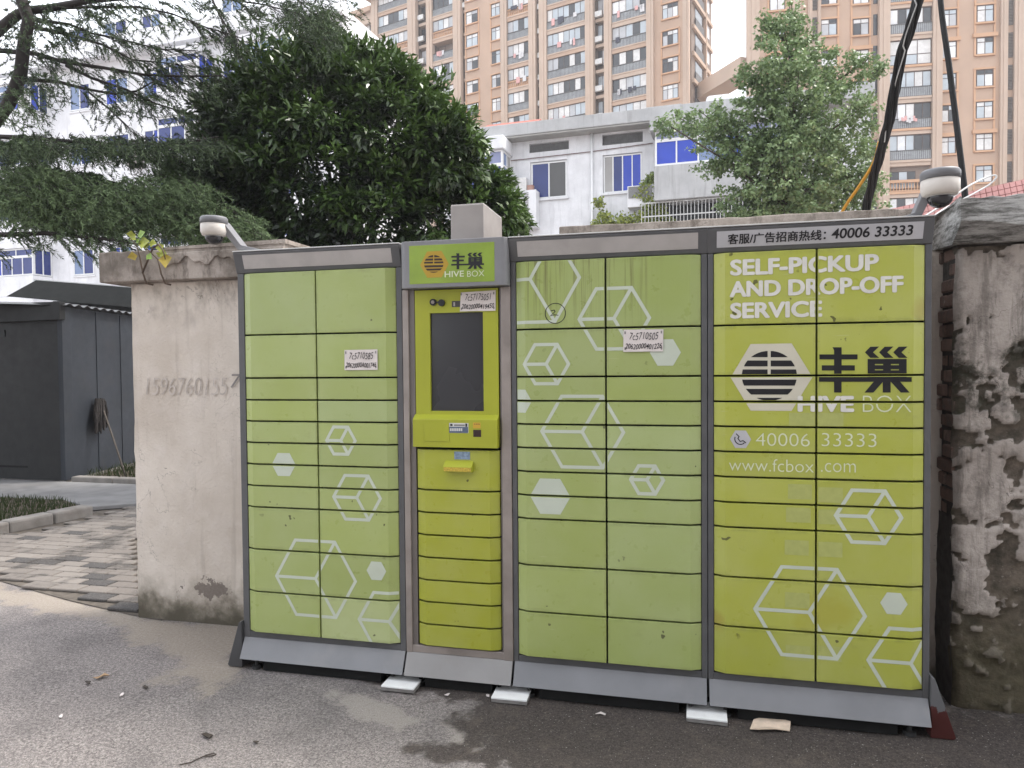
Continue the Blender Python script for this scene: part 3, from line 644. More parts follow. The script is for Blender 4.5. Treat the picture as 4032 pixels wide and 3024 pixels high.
# side skirts: tapering wedges that flare out at both ends of the bank
skm = frame_m
MB().prism([(-.036, .062), (-.036, .235), (-.052, .228), (-.118, .012), (-.110, .004), (-.036, .004)], 'y', -.02, .40).build('side_skirt', M('dark_skirt_paint', (.06, .06, .063), .5), A_, bevel=.003)
t = NT('primed_skirt'); X_, Y_, Z_ = t.sep(); n1 = t.noise(22, 4, .6)
pc = t.mix(t.rng(t.math('ADD', Z_, t.math('MULTIPLY', t.math('SUBTRACT', n1, .5), .12)), .118, .122), (.060, .014, .012), (.12, .12, .125)); t.set(pc, .55, 0, .3)
MB().prism([(3.051, .062), (3.051, .250), (3.066, .24), (3.142, .012), (3.134, .004), (3.051, .004)], 'y', -.02, .40).build('side_skirt', t.m, D_, bevel=.003)

# ---- prints
z = zmap(900, 1600, .4521); s_ = .4521
def rad(zm, c, r): a = zm(c[0] - r, c[1]); b = zm(c[0] + r, c[1]); return (b[0] - a[0]) / 2
def CUBE(zm, c, r, doors): print_on(cube_print(zm(*c), rad(zm, c, r)), 'cube_print', hexm, doors, split=True)
def HEXF(zm, c, r, doors, m=None): print_on([hexv(zm(*c), rad(zm, c, r))], 'hexagon_print', m or hexm, doors)
CUBE(z, (978, 298), 139, dA); HEXF(z, (480, 507), 104, dA); CUBE(z, (1117, 795), 218, dA); CUBE(z, (757, 1500), 358, dA); HEXF(z, (1288, 1432), 86, dA)
CUBE(zmap(900, 2250, .4521), (1400, 437), 280, dA)
z = zmap(2000, 900, .48222)
CUBE(z, (180, 413), 412, dC); CUBE(z, (865, 735), 303, dC); CUBE(z, (312, 1107), 197, dC); HEXF(z, (1285, 1012), 127, dC); HEXF(z, (89, 1410), 106, dC)
# pen-drawn circled 2
def ringp(c, rx, rz, wd, n=40): return [[(c[0] + (rx + s * wd) * math.cos(a), c[1] + (rz + s * wd) * math.sin(a)) for a, s in ((2 * math.pi * k / n, -.5), (2 * math.pi * (k + 1) / n, -.5), (2 * math.pi * (k + 1) / n, .5), (2 * math.pi * k / n, .5))] for k in range(n)]
def strokes(pts, wd):
    """mitred pen line: consecutive pieces share their joints"""
    pts = [np.array(q) for q in pts]; L = []; R_ = []
    for i, q in enumerate(pts):
        a = pts[max(i - 1, 0)]; b = pts[min(i + 1, len(pts) - 1)]; d0 = (q - a) if i else (b - q); d1 = (b - q) if i < len(pts) - 1 else (q - a)
        d0 = d0 / np.linalg.norm(d0); d1 = d1 / np.linalg.norm(d1); m = d0 + d1; m = m / (np.linalg.norm(m) + 1e-9); n = np.array([-m[1], m[0]]); k = wd / 2 / max(.45, abs(n @ np.array([-d0[1], d0[0]])))
        L.append(tuple(q + n * k)); R_.append(tuple(q - n * k))
    return [[R_[i], R_[i + 1], L[i + 1], L[i]] for i in range(len(pts) - 1)]
c = z(387, 692); print_on(ringp(c, .045, .044, .0032), 'marker_circle', inkm, dC, .0014); print_on(strokes([z(350, 672), z(378, 665), z(385, 678), z(345, 714), z(378, 704), z(412, 708)], .0032), 'marker_number', inkm, dC, .0014)
z = zmap(2000, 1600, .48222)
CUBE(z, (606, 208), 349, dC); HEXF(z, (345, 735), 165, dC); CUBE(z, (1135, 600), 150, dC)
z = zmap(2750, 1900, .5124)
CUBE(z, (1305, 262), 270, dDo); CUBE(z, (850, 998), 440, dDo); HEXF(z, (1502, 930), 106, dDo); CUBE(z, (1632, 1390), 350, dDo)
for cx, cy, w_, h_ in ((780, 70, 185, 110), (1015, 95, 190, 110), (768, 250, 190, 105), (1015, 265, 185, 105), (755, 500, 185, 105), (1015, 515, 185, 105), (760, 905, 190, 105), (765, 1310, 190, 100), (1010, 1315, 180, 100)):
    a = z(cx - w_ / 2, cy + h_ / 2); b = z(cx + w_ / 2, cy - h_ / 2); print_on([rectp(a[0], a[1], b[0], b[1])], 'sticker_ghost', ghost, dDo, .0006)
# lettering on the right cabinet
z = zmap(2750, 840, .42948)
def TXT(zm, body, xl, xr, yb, yt, doors, mat, name='lettering', lift=.0011, bold=0., **kw):
    """box given by its left-end baseline/top and right end, in zoom pixels"""
    a = zm(xl, yb[0]); a2 = zm(xl, yt[0]); b = zm(xr, yb[1]); b2 = zm(xr, yt[1])
    za, zb = (a[1] + b[1]) / 2, (a2[1] + b2[1]) / 2; e = bold * (zb - za)
    if not bold: return print_on(fit_text(body, a[0], b[0], za, zb, **kw), name, mat, doors, lift)
    base_ = fit_text(body, a[0] + e, b[0] - e, za + e * .7, zb - e * .7, **kw); polys = []; lf = []
    for k in range(8):       # heavier strokes: the same letters laid again, nudged round a small circle
        dx, dz = e * math.cos(k * math.pi / 4), .7 * e * math.sin(k * math.pi / 4); polys += [[(x + dx, zq + dz) for x, zq in p] for p in base_]; lf += [lift + .00012 * k] * len(base_)
    print_on(polys, name, mat, doors, lift, lf)
TXT(z, 'SELF-PICKUP', 290, 1655, (572, 528), (420, 374), dDo, whitep, bold=.062)
TXT(z, 'AND DROP-OFF', 285, 1880, (770, 727), (620, 572), dDo, whitep, bold=.062)
TXT(z, 'SERVICE', 290, 1135, (968, 950), (818, 800), dDo, whitep, bold=.062)
z = zmap(2750, 1300, .42948)
def ell_bars(cx, cy, rx, ry, bars, vx0, vx1, split):
    res = []
    for k, (y0, y1) in enumerate(bars):
        n = 8; L = []; Rr = []
        for i in range(n + 1):
            y = y0 + (y1 - y0) * i / n; h = rx * math.sqrt(max(0, 1 - ((y - cy) / ry) ** 2)); L.append((cx - h, y)); Rr.append((cx + h, y))
        for i in range(n):
            if k < split:
                res.append([L[i], (vx0, L[i][1]), (vx0, L[i + 1][1]), L[i + 1]]); res.append([(vx1, L[i][1]), Rr[i], Rr[i + 1], (vx1, L[i + 1][1])])
            else: res.append([L[i], Rr[i], Rr[i + 1], L[i + 1]])
    return res
LOGO_BARS = ell_bars(650, 418, 252, 229, ((191, 248), (278, 332), (360, 406), (453, 508), (538, 590), (620, 647)), 634, 662, 3)
def R4(x0, y0, x1, y1): return [(x0, y0), (x1, y0), (x1, y1), (x0, y1)]
LOGO_CHARS = [R4(1108, 222, 1458, 268), R4(1130, 322, 1433, 370), R4(1105, 430, 1955, 473), [(1228, 157), (1312, 157), (1312, 222), (1243, 222), (1243, 185)], R4(1243, 268, 1312, 322), R4(1243, 370, 1312, 430), R4(1243, 473, 1312, 572)]
for k in range(3):
    x = 1525 + 130 * k; LOGO_CHARS += [[(x, 203), (x + 50, 152), (x + 132, 150), (x + 75, 203)], [(x, 203), (x + 75, 203), (x + 132, 254), (x + 50, 254)]]
LOGO_CHARS += [R4(1550, 264, 1908, 310), R4(1550, 310, 1617, 368), R4(1692, 310, 1763, 368), R4(1837, 310, 1908, 368), R4(1617, 321, 1692, 358), R4(1763, 321, 1837, 358), R4(1550, 368, 1908, 430), R4(1690, 473, 1762, 572), [(1606, 473), (1692, 473), (1604, 572), (1522, 572)], [(1763, 473), (1850, 473), (1936, 572), (1855, 572)]]
def mapp(zm, polys): return [[zm(*q) for q in p] for p in polys]
HEXF(z, (665, 432), 375, dDo, hexm2)
print_on(mapp(z, LOGO_BARS), 'emblem', blackp, dDo, .0016); print_on(mapp(z, LOGO_CHARS), 'emblem_characters', blackp, dDo, .0012)
TXT(z, 'HIVE', 908, 1427, (750, 750), (602, 602), dDo, whitep, lift=.0018, bold=.075); TXT(z, 'BOX', 1507, 1952, (752, 752), (598, 600), dDo, whitel, lift=.0012, offset=-.018)
HEXF(z, (386, 1000), 97, dDo, lightp2)
ph = [z(345, 948), z(372, 975), z(362, 992), z(382, 1020), z(408, 1012), z(436, 1032)]
arc = [z(385 + 52 * math.cos(a), 995 + 52 * math.sin(a)) for a in np.linspace(math.radians(200), math.radians(45), 14)]
print_on(strokes(ph, .004), 'handset_icon', blackp, dDo, .0016); print_on(strokes(arc, .004), 'handset_icon', blackp, dDo, .0016)
TXT(z, '40006', 525, 1020, (1060, 1065), (942, 948), dDo, whitel, offset=-.012); TXT(z, '33333', 1130, 1632, (1066, 1070), (942, 948), dDo, whitel, offset=-.012)
TXT(z, 'www.fcbox', 280, 1057, (1290, 1302), (1176, 1188), dDo, whitel, offset=-.012); TXT(z, '.com', 1122, 1442, (1298, 1306), (1215, 1222), dDo, whitel, offset=-.012)
a = z(830, 880); b = z(1330, 760); print_on([rectp(a[0], a[1], b[0], b[1])], 'sticker_ghost', ghost, dDo, .0006)
# hotline on the right header
z = zmap(2750, 840, .42948)
def header_text(body, xl, xr, yb, yt, lift_=0., **kw):
    a = onY(2750 + xl * .42948, 840 + yb[0] * .42948, -.018); b = onY(2750 + xr * .42948, 840 + yb[1] * .42948, -.018); a2 = onY(2750 + xl * .42948, 840 + yt[0] * .42948, -.018); b2 = onY(2750 + xr * .42948, 840 + yt[1] * .42948, -.018)
    bb = MB()
    for p in fit_text(body, a[0], b[0], (a[2] + b[2]) / 2, (a2[2] + b2[2]) / 2, **kw): bb.add([(x, yh(zq) - .0034 - lift_, zq) for x, zq in p], [(0, 1, 2)])
    bb.build('lettering', blackp, sgD)
for k_ in range(4): header_text('客服/广告招商热线：', 270 + (k_ % 2) * 4 - 2, 1165 + (k_ % 2) * 4 - 2, (284 + (k_ // 2) * 3, 240 + (k_ // 2) * 3), (196 + (k_ // 2) * 3, 150 + (k_ // 2) * 3), lift_=.0002 * k_)
header_text('40006 33333', 1218, 1965, (234, 202), (142, 110), offset=.02, shear=.08)

# paper slips with handwriting
def paper_slip(zm, quad, l1, l2, doors, label, y=YF):
    q = [zm(*p) for p in quad]; x0 = min(p[0] for p in q); x1 = max(p[0] for p in q); zb = min(p[1] for p in q); zt_ = max(p[1] for p in q)
    par = thing('paper_slip', label, 'paper', ((x0 + x1) / 2, y - .001, zb), 'handwritten slips taped to the locker')
    b = MB(); n = 10     # slightly curled sheet: TL, TR, BR, BL
    for j in (0, 1):
        for i in range(n + 1):
            u = i / n; tx = q[0][0] + (q[1][0] - q[0][0]) * u; tz = q[0][1] + (q[1][1] - q[0][1]) * u; bx = q[3][0] + (q[2][0] - q[3][0]) * u; bz = q[3][1] + (q[2][1] - q[3][1]) * u
            yy = y - .0022 - .0025 * abs(math.sin(u * 5))
            for e in (0, .0006): b.v.append((tx, yy - e, tz) if j == 0 else (bx, yy - .001 - e, bz))
    m = 2 * (n + 1)
    for i in range(n):
        a0, a1 = 2 * i, 2 * i + 2
        b.f += [(a0 + 1, a1 + 1, m + a1 + 1, m + a0 + 1), (a0, m + a0, m + a1, a1), (a0, a1, a1 + 1, a0 + 1), (m + a0, m + a0 + 1, m + a1 + 1, m + a1)]
    b.f += [(0, 1, m + 1, m), (2 * n, m + 2 * n, m + 2 * n + 1, 2 * n + 1)]
    b.build('sheet', paperm, par)
    W, H = x1 - x0, zt_ - zb
    def ht(body, u0, u1, v0, v1, off):
        polys = fit_text(body, x0 + u0 * W, x0 + u1 * W, zb + v0 * H, zb + v1 * H, shear=.25, offset=off)
        polys = [[(px, pz + .0022 * math.sin((px - x0) * 90)) for px, pz in p] for p in polys]; flat_polys(polys, y - .0068, 'handwriting', inkm, par)
    ht(l1, .16, .88, .54, .86, -.004); ht(l2, .05, .96, .12, .36, .012)
    for u, v in ((.05, .86), (.95, .86), (.05, .14), (.95, .14)): flat_polys([rectp(x0 + (u - .018) * W, zb + (v - .06) * H, x0 + (u + .018) * W, zb + (v + .06) * H)], y - .0062, 'printed_mark', greyink, par)
paper_slip(zmap(900, 900, .4521), [(1012, 1058), (1300, 1052), (1302, 1230), (1013, 1233)], '7c5710585', '20620000A001746', dA, 'handwritten paper slip taped to the leftmost locker cabinet')
paper_slip(zmap(2000, 900, .48222), [(945, 826), (1270, 822), (1266, 1002), (942, 1007)], '7c5710505', '20620000401226', dC, 'handwritten paper slip on the locker cabinet with the circled 2')

# ================================================================ terminal column between the cabinets
B_ = thing('locker_terminal', 'narrow yellow-green terminal column with dark touch screen and emblem sign on top', 'kiosk', (1.09, .2, 0))
MB().box(.8315, 1.3495, .030, .445, .062, 2.02).build('body', frame_m, B_)
MB().box(.886, 1.298, .0285, .0298, .186, 1.85).build('door_recess', blackm, B_)
for a, b, c_, d_ in ((.8315, .862, .862, .888), (1.304, 1.3485, 1.296, 1.304)):
    MB().box(a, b, -.006, .03, .152, 1.848).build('post', steel, B_, bevel=.003)
    MB().box(min(c_, d_), max(c_, d_), .004, .03, .186, 1.848).build('post_return', M('steel_shadow_side', (.17, .15, .14), .5, .1, 8, metal=.3), B_)  # darker copy of the steel, shade painted into the return's colour
MB().box(.8315, 1.3485, -.003, .0295, .153, .187).build('bottom_rail', steel, B_, bevel=.003)
MB().hexa([(.834, -.050, .058), (1.345, -.050, .058), (1.345, -.044, .058), (.834, -.044, .058), (.834, -.004, .153), (1.345, -.004, .153), (1.345, .004, .153), (.834, .004, .153)]).build('kick_panel', M('taupe_plinth', (.27, .262, .258), .5, .08, 5, dirt=.3, dcol=(.2, .18, .165)), B_, bevel=.0015)
MB().box(.84, 1.34, -.036, .43, .054, .061).build('underside', blackm, B_); MB().box(.93, 1.25, -.024, .016, .004, .0535).build('gap_shade_bar', blackm, B_)  # same added black bar, shade of the gap under the terminal
for fx in (.90, 1.28):
    for fy in (.0, .39): MB().lathe([(.024, 0), (.024, .016), (.009, .018), (.009, .056)], (fx, fy, 0), 16).build('foot', blackm, B_)
GB = (.355, .375, .028)
# header sign box with rounded upright corners
hp = []
for cx, cy, a0 in ((.841 + .03, -.055 + .03, 180), (1.3475 - .03, -.055 + .03, 270)):
    for k in range(7): a = math.radians(a0 + 15 * k); hp.append((cx + .03 * math.cos(a), cy + .03 * math.sin(a)))
hp += [(1.3475, .445), (.841, .445)]
hb = MB().prism(hp, 'z', 1.849, 2.062); hdr = hb.build('sign_box', M('grey_sign_box', (.205, .205, .215), .45, .08, 8, dirt=.2, dcol=(.15, .14, .13)), B_, bevel=.003)
sg = MB().box(.889, 1.290, -.0562, -.053, 1.867, 2.041).build('sign_panel', M('green_sign_plastic', (.235, .335, .035), .35, .10, 9, spec=.5), B_, bevel=.001)
def zB(x, y):    # right-cabinet emblem layout carried over to the sign
    k = .628; x_, y_ = 458 + (x - 665) * k, 1000 + (y - 432) * k - (x - 665) * k * .022
    q = onY(1600 + x_ * .2411, 800 + y_ * .2411, -.0565); return q[0], q[2]
q0 = zB(665, 432); rr = zB(665 + 375, 432)[0] - q0[0]
flat_polys([hexv(q0, rr)], -.0568, 'hexagon_print', orangep, sg); flat_polys(mapp(zB, LOGO_BARS), -.0574, 'emblem', brownp, sg); flat_polys(mapp(zB, LOGO_CHARS), -.0574, 'emblem_characters', blackp, sg)
a = zB(935, 775); b = zB(1432, 610); flat_polys(fit_text('HIVE', a[0], b[0], a[1], b[1], offset=.01), -.0578, 'lettering', whitel, sg)
a = zB(1520, 775); b = zB(1965, 612); flat_polys(fit_text('BOX', a[0], b[0], a[1], b[1], offset=-.006), -.0578, 'lettering', whitel, sg)
# screen surround built round a real opening
sc0, sc1, sz0, sz1 = .964, 1.219, 1.287, 1.738; fx0, fx1, fz0, fz1 = .892, 1.290, 1.270, 1.844
MB().box(fx0, sc0, .0, .027, fz0, fz1).box(sc1, fx1, .0, .027, fz0, fz1).box(sc0, sc1, .0, .027, fz0, sz0).box(sc0, sc1, .0, .027, sz1, fz1)
def bezel():
    b = MB(); o4 = [(fx0, fz0), (fx1, fz0), (fx1, fz1), (fx0, fz1)]; i4 = [(sc0, sz0), (sc1, sz0), (sc1, sz1), (sc0, sz1)]
    vs = [(x, 0, zq) for x, zq in o4] + [(x, 0, zq) for x, zq in i4] + [(x, .027, zq) for x, zq in o4] + [(x, .016, zq) for x, zq in i4]
    fs = [(k, (k + 1) % 4, 4 + (k + 1) % 4, 4 + k) for k in range(4)] + [(k, 8 + k, 8 + (k + 1) % 4, (k + 1) % 4) for k in range(4)] + [(4 + k, 4 + (k + 1) % 4, 12 + (k + 1) % 4, 12 + k) for k in range(4)]
    return b.add(vs, fs)
gB2 = M('terminal_green', GB, .42, .07, 4, dirt=.15, dcol=(.25, .25, .03))
bz = bezel().build('screen_surround', gB2, B_)
MB().box(sc0 - .004, sc1 + .004, .014, .018, sz0 - .004, sz1 + .004).build('screen', M('dead_screen', (.030, .030, .034), .22, .01, .5, spec=.45), B_)
# lock with its swung-aside cover, and card slot
lk = MB(); 
def disc(b, cx, cz, r, y0, y1, n=24): return b.prism([(cx + r * math.cos(2 * math.pi * k / n), cz + r * math.sin(2 * math.pi * k / n)) for k in range(n)], 'y', y0, y1)
lz = onY(1550 + 520 * .3014, 780 + 1362 * .3014, 0); L2 = onY(1550 + 632 * .3014, 780 + 1370 * .3014, 0)
lo = disc(MB(), lz[0], lz[2], .0155, -.010, .001).build('lock', blackp, B_); disc(MB(), lz[0], lz[2], .008, -.013, -.010).build('lock_core', steel, lo)
cv = disc(MB(), L2[0], L2[2], .0155, -.012, -.002).build('lock_cover', blackp, B_); MB().box(lz[0] + .012, L2[0] - .01, -.008, -.003, lz[2] - .004, lz[2] + .003).build('hinge_arm', blackp, cv)
q = onY(1550 + 760 * .3014, 780 + 1345 * .3014, 0); MB().box(q[0], q[0] + .05, -.0012, .003, q[2] - .028, q[2]).build('card_slot', M('slot_grey', (.05, .048, .045), .5), B_); MB().box(q[0] + .008, q[0] + .016, -.0025, -.0012, q[2] - .024, q[2] - .006).build('slot_light', lightp, B_)
paper_slip(lambda x, y: P2(1550 + x * .3014, 780 + y * .3014, 0.), [(880, 1235), (1335, 1205), (1335, 1472), (868, 1482)], '7c57175051', '20620000419450', None, 'handwritten paper slip taped above the terminal screen', 0.0)
# shelf block under the screen: bright sloping top, front panel
lg = MB(); lg.prism([(-.030, 1.122), (-.030, 1.250), (.0, 1.271), (.026, 1.271), (.026, 1.122)], 'x', .886, 1.290); led = lg.build('reader_block', gB2, B_, bevel=.002)
zc = lambda x, y: (lambda q: (q[0], q[2]))(onY(1550 + x * .3014, 1550 + y * .3014, -.030))
a = zc(402, 620); b = zc(725, 382); MB().box(a[0], b[0], -.0325, -.0302, a[1], b[1]).build('cover_plate', gB2, led, bevel=.0008)
def sticker(par, zm, x0, y0, x1, y1, m, yy, name='sticker'): a = zm(x0, y1); b = zm(x1, y0); return MB().box(a[0], b[0], yy - .0006, yy - .0001, a[1], b[1]).build(name, m, par)
whs = M('sticker_white', (.62, .62, .60), .5, .05); blus = M('sticker_blue', (.095, .125, .19), .5, .25, 60)
st_ = sticker(led, zc, 722, 385, 977, 512, whs, -.0302); s2 = sticker(st_, zc, 728, 435, 973, 510, blus, -.0310, 'blue_print'); sticker(st_, zc, 790, 402, 930, 422, greyink, -.0310, 'grey_print'); sticker(st_, zc, 740, 395, 770, 422, inkm, -.0310, 'icon'); sticker(st_, zc, 938, 390, 962, 432, inkm, -.0312, 'icon')
for k in range(6): sticker(st_, zc, 738 + 28 * k, 452, 758 + 28 * k, 488, whs, -.0316, 'white_print')
so = sticker(led, zc, 1037, 378, 1135, 452, M('sticker_orange', (.55, .34, .04), .5), -.0302)
for k in range(3): sticker(so, zc, 1050 + 28 * k, 392, 1070 + 28 * k, 404, M('sticker_brown', (.24, .12, .03), .6), -.0310, 'orange_print')
MB().box(*[f_ for f_ in (zc(1035, 0)[0], zc(1138, 0)[0])], -.0308, -.0290, zc(0, 548)[1], zc(0, 458)[1]).build('scanner_window', M('scanner_dark', (.035, .018, .018), .25), led)
# drawers
Z_B = [1.113, .922, .817, .712, .607, .502, .399, .294, .191]
for i in range(8):
    k = random.uniform(.97, 1.03) * (1 - .012 * i); dd = add_door(B_, .8935, 1.291, Z_B[i + 1] + GAP, Z_B[i] - GAP, 'b', [g_ * k for g_ in GB], 'drawer_door', lift=.006 + random.uniform(-.001, .001))
    if i == 0: d0 = dd
# receipt hood on the top drawer
hz = MB(); hx0, hx1 = 1.036, 1.172
hz.prism([(-.018, 1.010 - Z_B[1] - GAP), (-.018, 1.062 - Z_B[1] - GAP), (-.052, 1.036 - Z_B[1] - GAP), (-.052, 1.014 - Z_B[1] - GAP)], 'x', hx0 - .8935, hx1 - .8935)
me = hz.mesh('receipt_hood', gB2, bevel=.0015); ho = bpy.data.objects.new('receipt_hood', me); C.objects.link(ho); ho.parent = d0
sm = MB().box(hx0 - .8935 + .004, hx1 - .8935 - .004, -.0535, -.0522, 1.016 - Z_B[1] - GAP, 1.034 - Z_B[1] - GAP).mesh('orange_label', M('orange_label', (.50, .36, .05), .5, .3, 150)); so2 = bpy.data.objects.new('orange_label', sm); C.objects.link(so2); so2.parent = d0
cv = fit_text('自动退款凭条', hx0 - .8935 + .014, hx1 - .8935 - .014, 1.019 - Z_B[1] - GAP, 1.031 - Z_B[1] - GAP)
a = zc(780, 862); b = zc(985, 765); sm = MB().box(a[0] - .8935, b[0] - .8935, -.0225, -.0214, a[1] - Z_B[1] - GAP, b[1] - Z_B[1] - GAP).mesh('sticker', M('sticker_pale_blue', (.20, .27, .37), .5, .35, 70)); so3 = bpy.data.objects.new('sticker', sm); C.objects.link(so3); so3.parent = d0
# conduit box on the roof
cb = thing('roof_box', 'grey metal box standing on top of the terminal column', 'metal box', (1.13, .2, 2.062))
MB().box(1.052, 1.211, .055, .40, 2.0625, 2.238).build('casing', M('box_metal', (.30, .275, .26), .45, .12, 7, metal=.2, dirt=.25, dcol=(.2, .18, .17)), cb, bevel=.004)
MB().box(1.054, 1.209, .06, .398, 2.2385, 2.242).build('lid', M('pale_lid', (.5, .48, .46), .5), cb)
disc(MB(), 1.128, 2.072, .007, .050, .055).build('screw_eye', M('bright_steel', (.6, .58, .55), .35, metal=.6), cb)

# ================================================================ dome cameras on bent arms
def dome_camera(label, cpx, wpx, capy, depth_y, arm):
    """cpx: centre x (photo px), capy: top y; arm: list of photo points down to the roof"""
    q = onY(cpx, capy, depth_y); dist = (q - CAM) @ CR[2]; R_ = wpx * dist / FPX / 2
    par = thing('dome_camera', label, 'camera', (q[0], q[1], 2.06), 'dome cameras on the locker roof')
    u = R_ / .5; c = (q[0], q[1], q[2])
    MB().lathe([(.50 * u, -.26 * u), (.50 * u, -.06 * u), (.46 * u, 0), (.2 * u, .015 * u)], c, 40).build('cap', M('camera_grey', (.17, .17, .18), .45, .06), par, smooth=True, bevel=0)
    sh = MB().lathe([(.37 * u, -.70 * u), (.43 * u, -.685 * u), (.485 * u, -.55 * u), (.485 * u, -.275 * u), (.47 * u, -.262 * u)], c, 40).build('shell', M('camera_cream', (.60, .555, .51), .45, .05), par, smooth=True)
    MB().lathe([(.02 * u, -1.03 * u), (.12 * u, -1.015 * u), (.22 * u, -.965 * u), (.29 * u, -.88 * u), (.325 * u, -.78 * u), (.33 * u, -.69 * u)], c, 32).build('dome', M('smoked_dome', (.022, .022, .026), .12, .02, spec=.6), par, smooth=True)
    MB().lathe([(.345 * u, -.735 * u), (.355 * u, -.70 * u), (.345 * u, -.695 * u)], c, 32).build('dome_ring', M('ring_pale', (.42, .4, .38), .4), par, smooth=True)
    P = [Vector(onY(x, y, yy)) for x, y, yy in arm]; hw = .030; b = MB(); vs = []
    th = [.036, .036, .030, .018]
    for i, p in enumerate(P):
        d = (P[min(i + 1, len(P) - 1)] - P[max(i - 1, 0)]).normalized(); nn = Vector((-d.z, 0, d.x)).normalized()
        if nn.z < 0: nn = -nn
        for s1, s2 in ((-1, 0), (1, 0), (1, -1), (-1, -1)): vs.append(p + Vector((0, s1 * hw, 0)) + nn * (s2 * th[min(i, 3)]))
    n_ = len(P); fs = [(i * 4 + k, i * 4 + (k + 1) % 4, (i + 1) * 4 + (k + 1) % 4, (i + 1) * 4 + k) for i in range(n_ - 1) for k in range(4)] + [(3, 2, 1, 0), tuple((n_ - 1) * 4 + k for k in range(4))]
    b.add(vs, fs).build('arm', M('camera_arm_grey', (.20, .20, .21), .42, .06), par, bevel=.003)
    return par
dl = dome_camera('dome camera on a bent arm at the left end above the beige wall', 842, 104, 856, -.02, [(868, 858, .0), (893, 878, .0), (962, 968, .06), (1050, 988, .06)])
dr = dome_camera('dome camera on a bent arm at the right end beside the black cables', 3702, 141, 672, -.05, [(3700, 678, -.02), (3645, 720, -.02), (3592, 842, .02), (3552, 856, .02)])

# ================================================================ packing tiles under the lockers, litter
tm = M('packing_tile', (.78, .785, .78), .5, .06, 8, dirt=.25, dcol=(.42, .4, .38), dscale=10); te = M('tile_edge', (.2, .19, .18), .9, .2, 30)
def tile(x0, x1, yb, label, rot):
    par = thing('packing_tile', label, 'tile', ((x0 + x1) / 2, 0, 0), 'pale tiles wedged under the lockers', local=True, rotz=rot)
    w2 = (x1 - x0) / 2; MB().box(-w2, w2, yb, .05, .004, .0195).build('core', te, par, bevel=.002); MB().box(-w2, w2, yb - .001, .05, .0197, .0275).build('glazed_top', tm, par, bevel=.0015)
tile(.745, .905, -.105, 'pale tile wedged under the seam left of the terminal column', .0)
tile(1.268, 1.428, -.105, 'pale tile wedged under the seam right of the terminal column', .02)
tile(2.112, 2.276, -.10, 'pale tile wedged under the seam of the two right cabinets', -.02)
def litter(name, label, cat, pts, m, z=.006, curl=.006, group=None, px=True):
    """thin crumpled piece lying on the road; outline in display pixels"""
    q = [onG(x * K, y * K) for x, y in pts]; cx = sum(p[0] for p in q) / len(q); cy = sum(p[1] for p in q) / len(q)
    ring = [(p[0], p[1]) for p in q]; n = len(ring); b = MB(); tp = [(cx, cy, z + .003)] + [(x, y, z + curl * random.uniform(0, 1)) for x, y in ring]
    b.add(tp + [(x, y, zq - .002) for x, y, zq in tp], [(0, 1 + i, 1 + (i + 1) % n) for i in range(n)] + [(n + 1, n + 2 + (i + 1) % n, n + 2 + i) for i in range(n)] + [(1 + i, n + 2 + i, n + 2 + (i + 1) % n, 1 + (i + 1) % n) for i in range(n)])
    return tag(b.build(name, m), label, cat, group)
litter('cardboard_piece', 'torn beige cardboard piece on the dark road before the right cabinet', 'cardboard', [(1620, 1580), (1628, 1561), (1660, 1556), (1708, 1568), (1706, 1584), (1676, 1583), (1640, 1586)], M('cardboard', (.62, .50, .39), .85, .15, 25), curl=.016)
litter('paper_scrap', 'curved white paper scrap on the dark road below the middle cabinet', 'litter', [(1286, 1545), (1298, 1541), (1309, 1545), (1307, 1549), (1297, 1546)], paperm)
litter('paper_scrap', 'tiny white scrap on the road below the terminal column', 'litter', [(960, 1505), (968, 1500), (972, 1502), (968, 1507)], paperm)
litter('paper_scrap', 'tiny white scrap touching the tile right of the terminal', 'litter', [(1050, 1503), (1057, 1503), (1057, 1508), (1051, 1508)], paperm)
litter('paper_scrap', 'white crumpled scrap on the grey road left of the lockers, nearest the camera', 'litter', [(127, 1551), (132, 1547), (136, 1548), (134, 1553), (129, 1554)], paperm)
litter('paper_scrap', 'white crumpled scrap on the grey road below the sandy patch', 'litter', [(258, 1505), (264, 1500), (268, 1501), (266, 1506), (260, 1508)], paperm)
litter('dry_leaf', 'long pale dry leaf on the grey road in the left foreground', 'leaf', [(201, 1468), (215, 1463), (226, 1461), (237, 1463), (224, 1466), (210, 1470)], M('dry_leaf', (.36, .24, .14), .8, .2, 40), curl=.012)
drk = M('dark_leaf', (.045, .035, .028), .8)
for (x, y), lb in (((448, 1592), 'larger dark dead leaf on the grey road in front of the left cabinet'), ((553, 1606), 'dark dead leaf on the road below the left cabinet, near the bottom edge'), ((314, 1488), 'small dark dead leaf on the road below the sandy patch'), ((190, 1477), 'small dark dead leaf beside the long pale leaf')):
    s = 8 if x in (448,) else 4; litter('dead_leaf', lb, 'leaf', [(x - s * 1.7, y), (x - s * .3, y - s * .8), (x + s * 1.7, y - s * .1), (x + s * .4, y + s)], drk, curl=.008, group='dead leaves on the road')
tw = [onG(x * K, y * K, .006) for x, y in ((388, 1652), (412, 1647), (430, 1638), (446, 1631), (462, 1627), (467, 1629), (458, 1633), (440, 1634))]
tag(MB().tube(tw, .0022, 5).build('twig', drk), 'thin bent dark twig on the road at the bottom edge', 'twig')
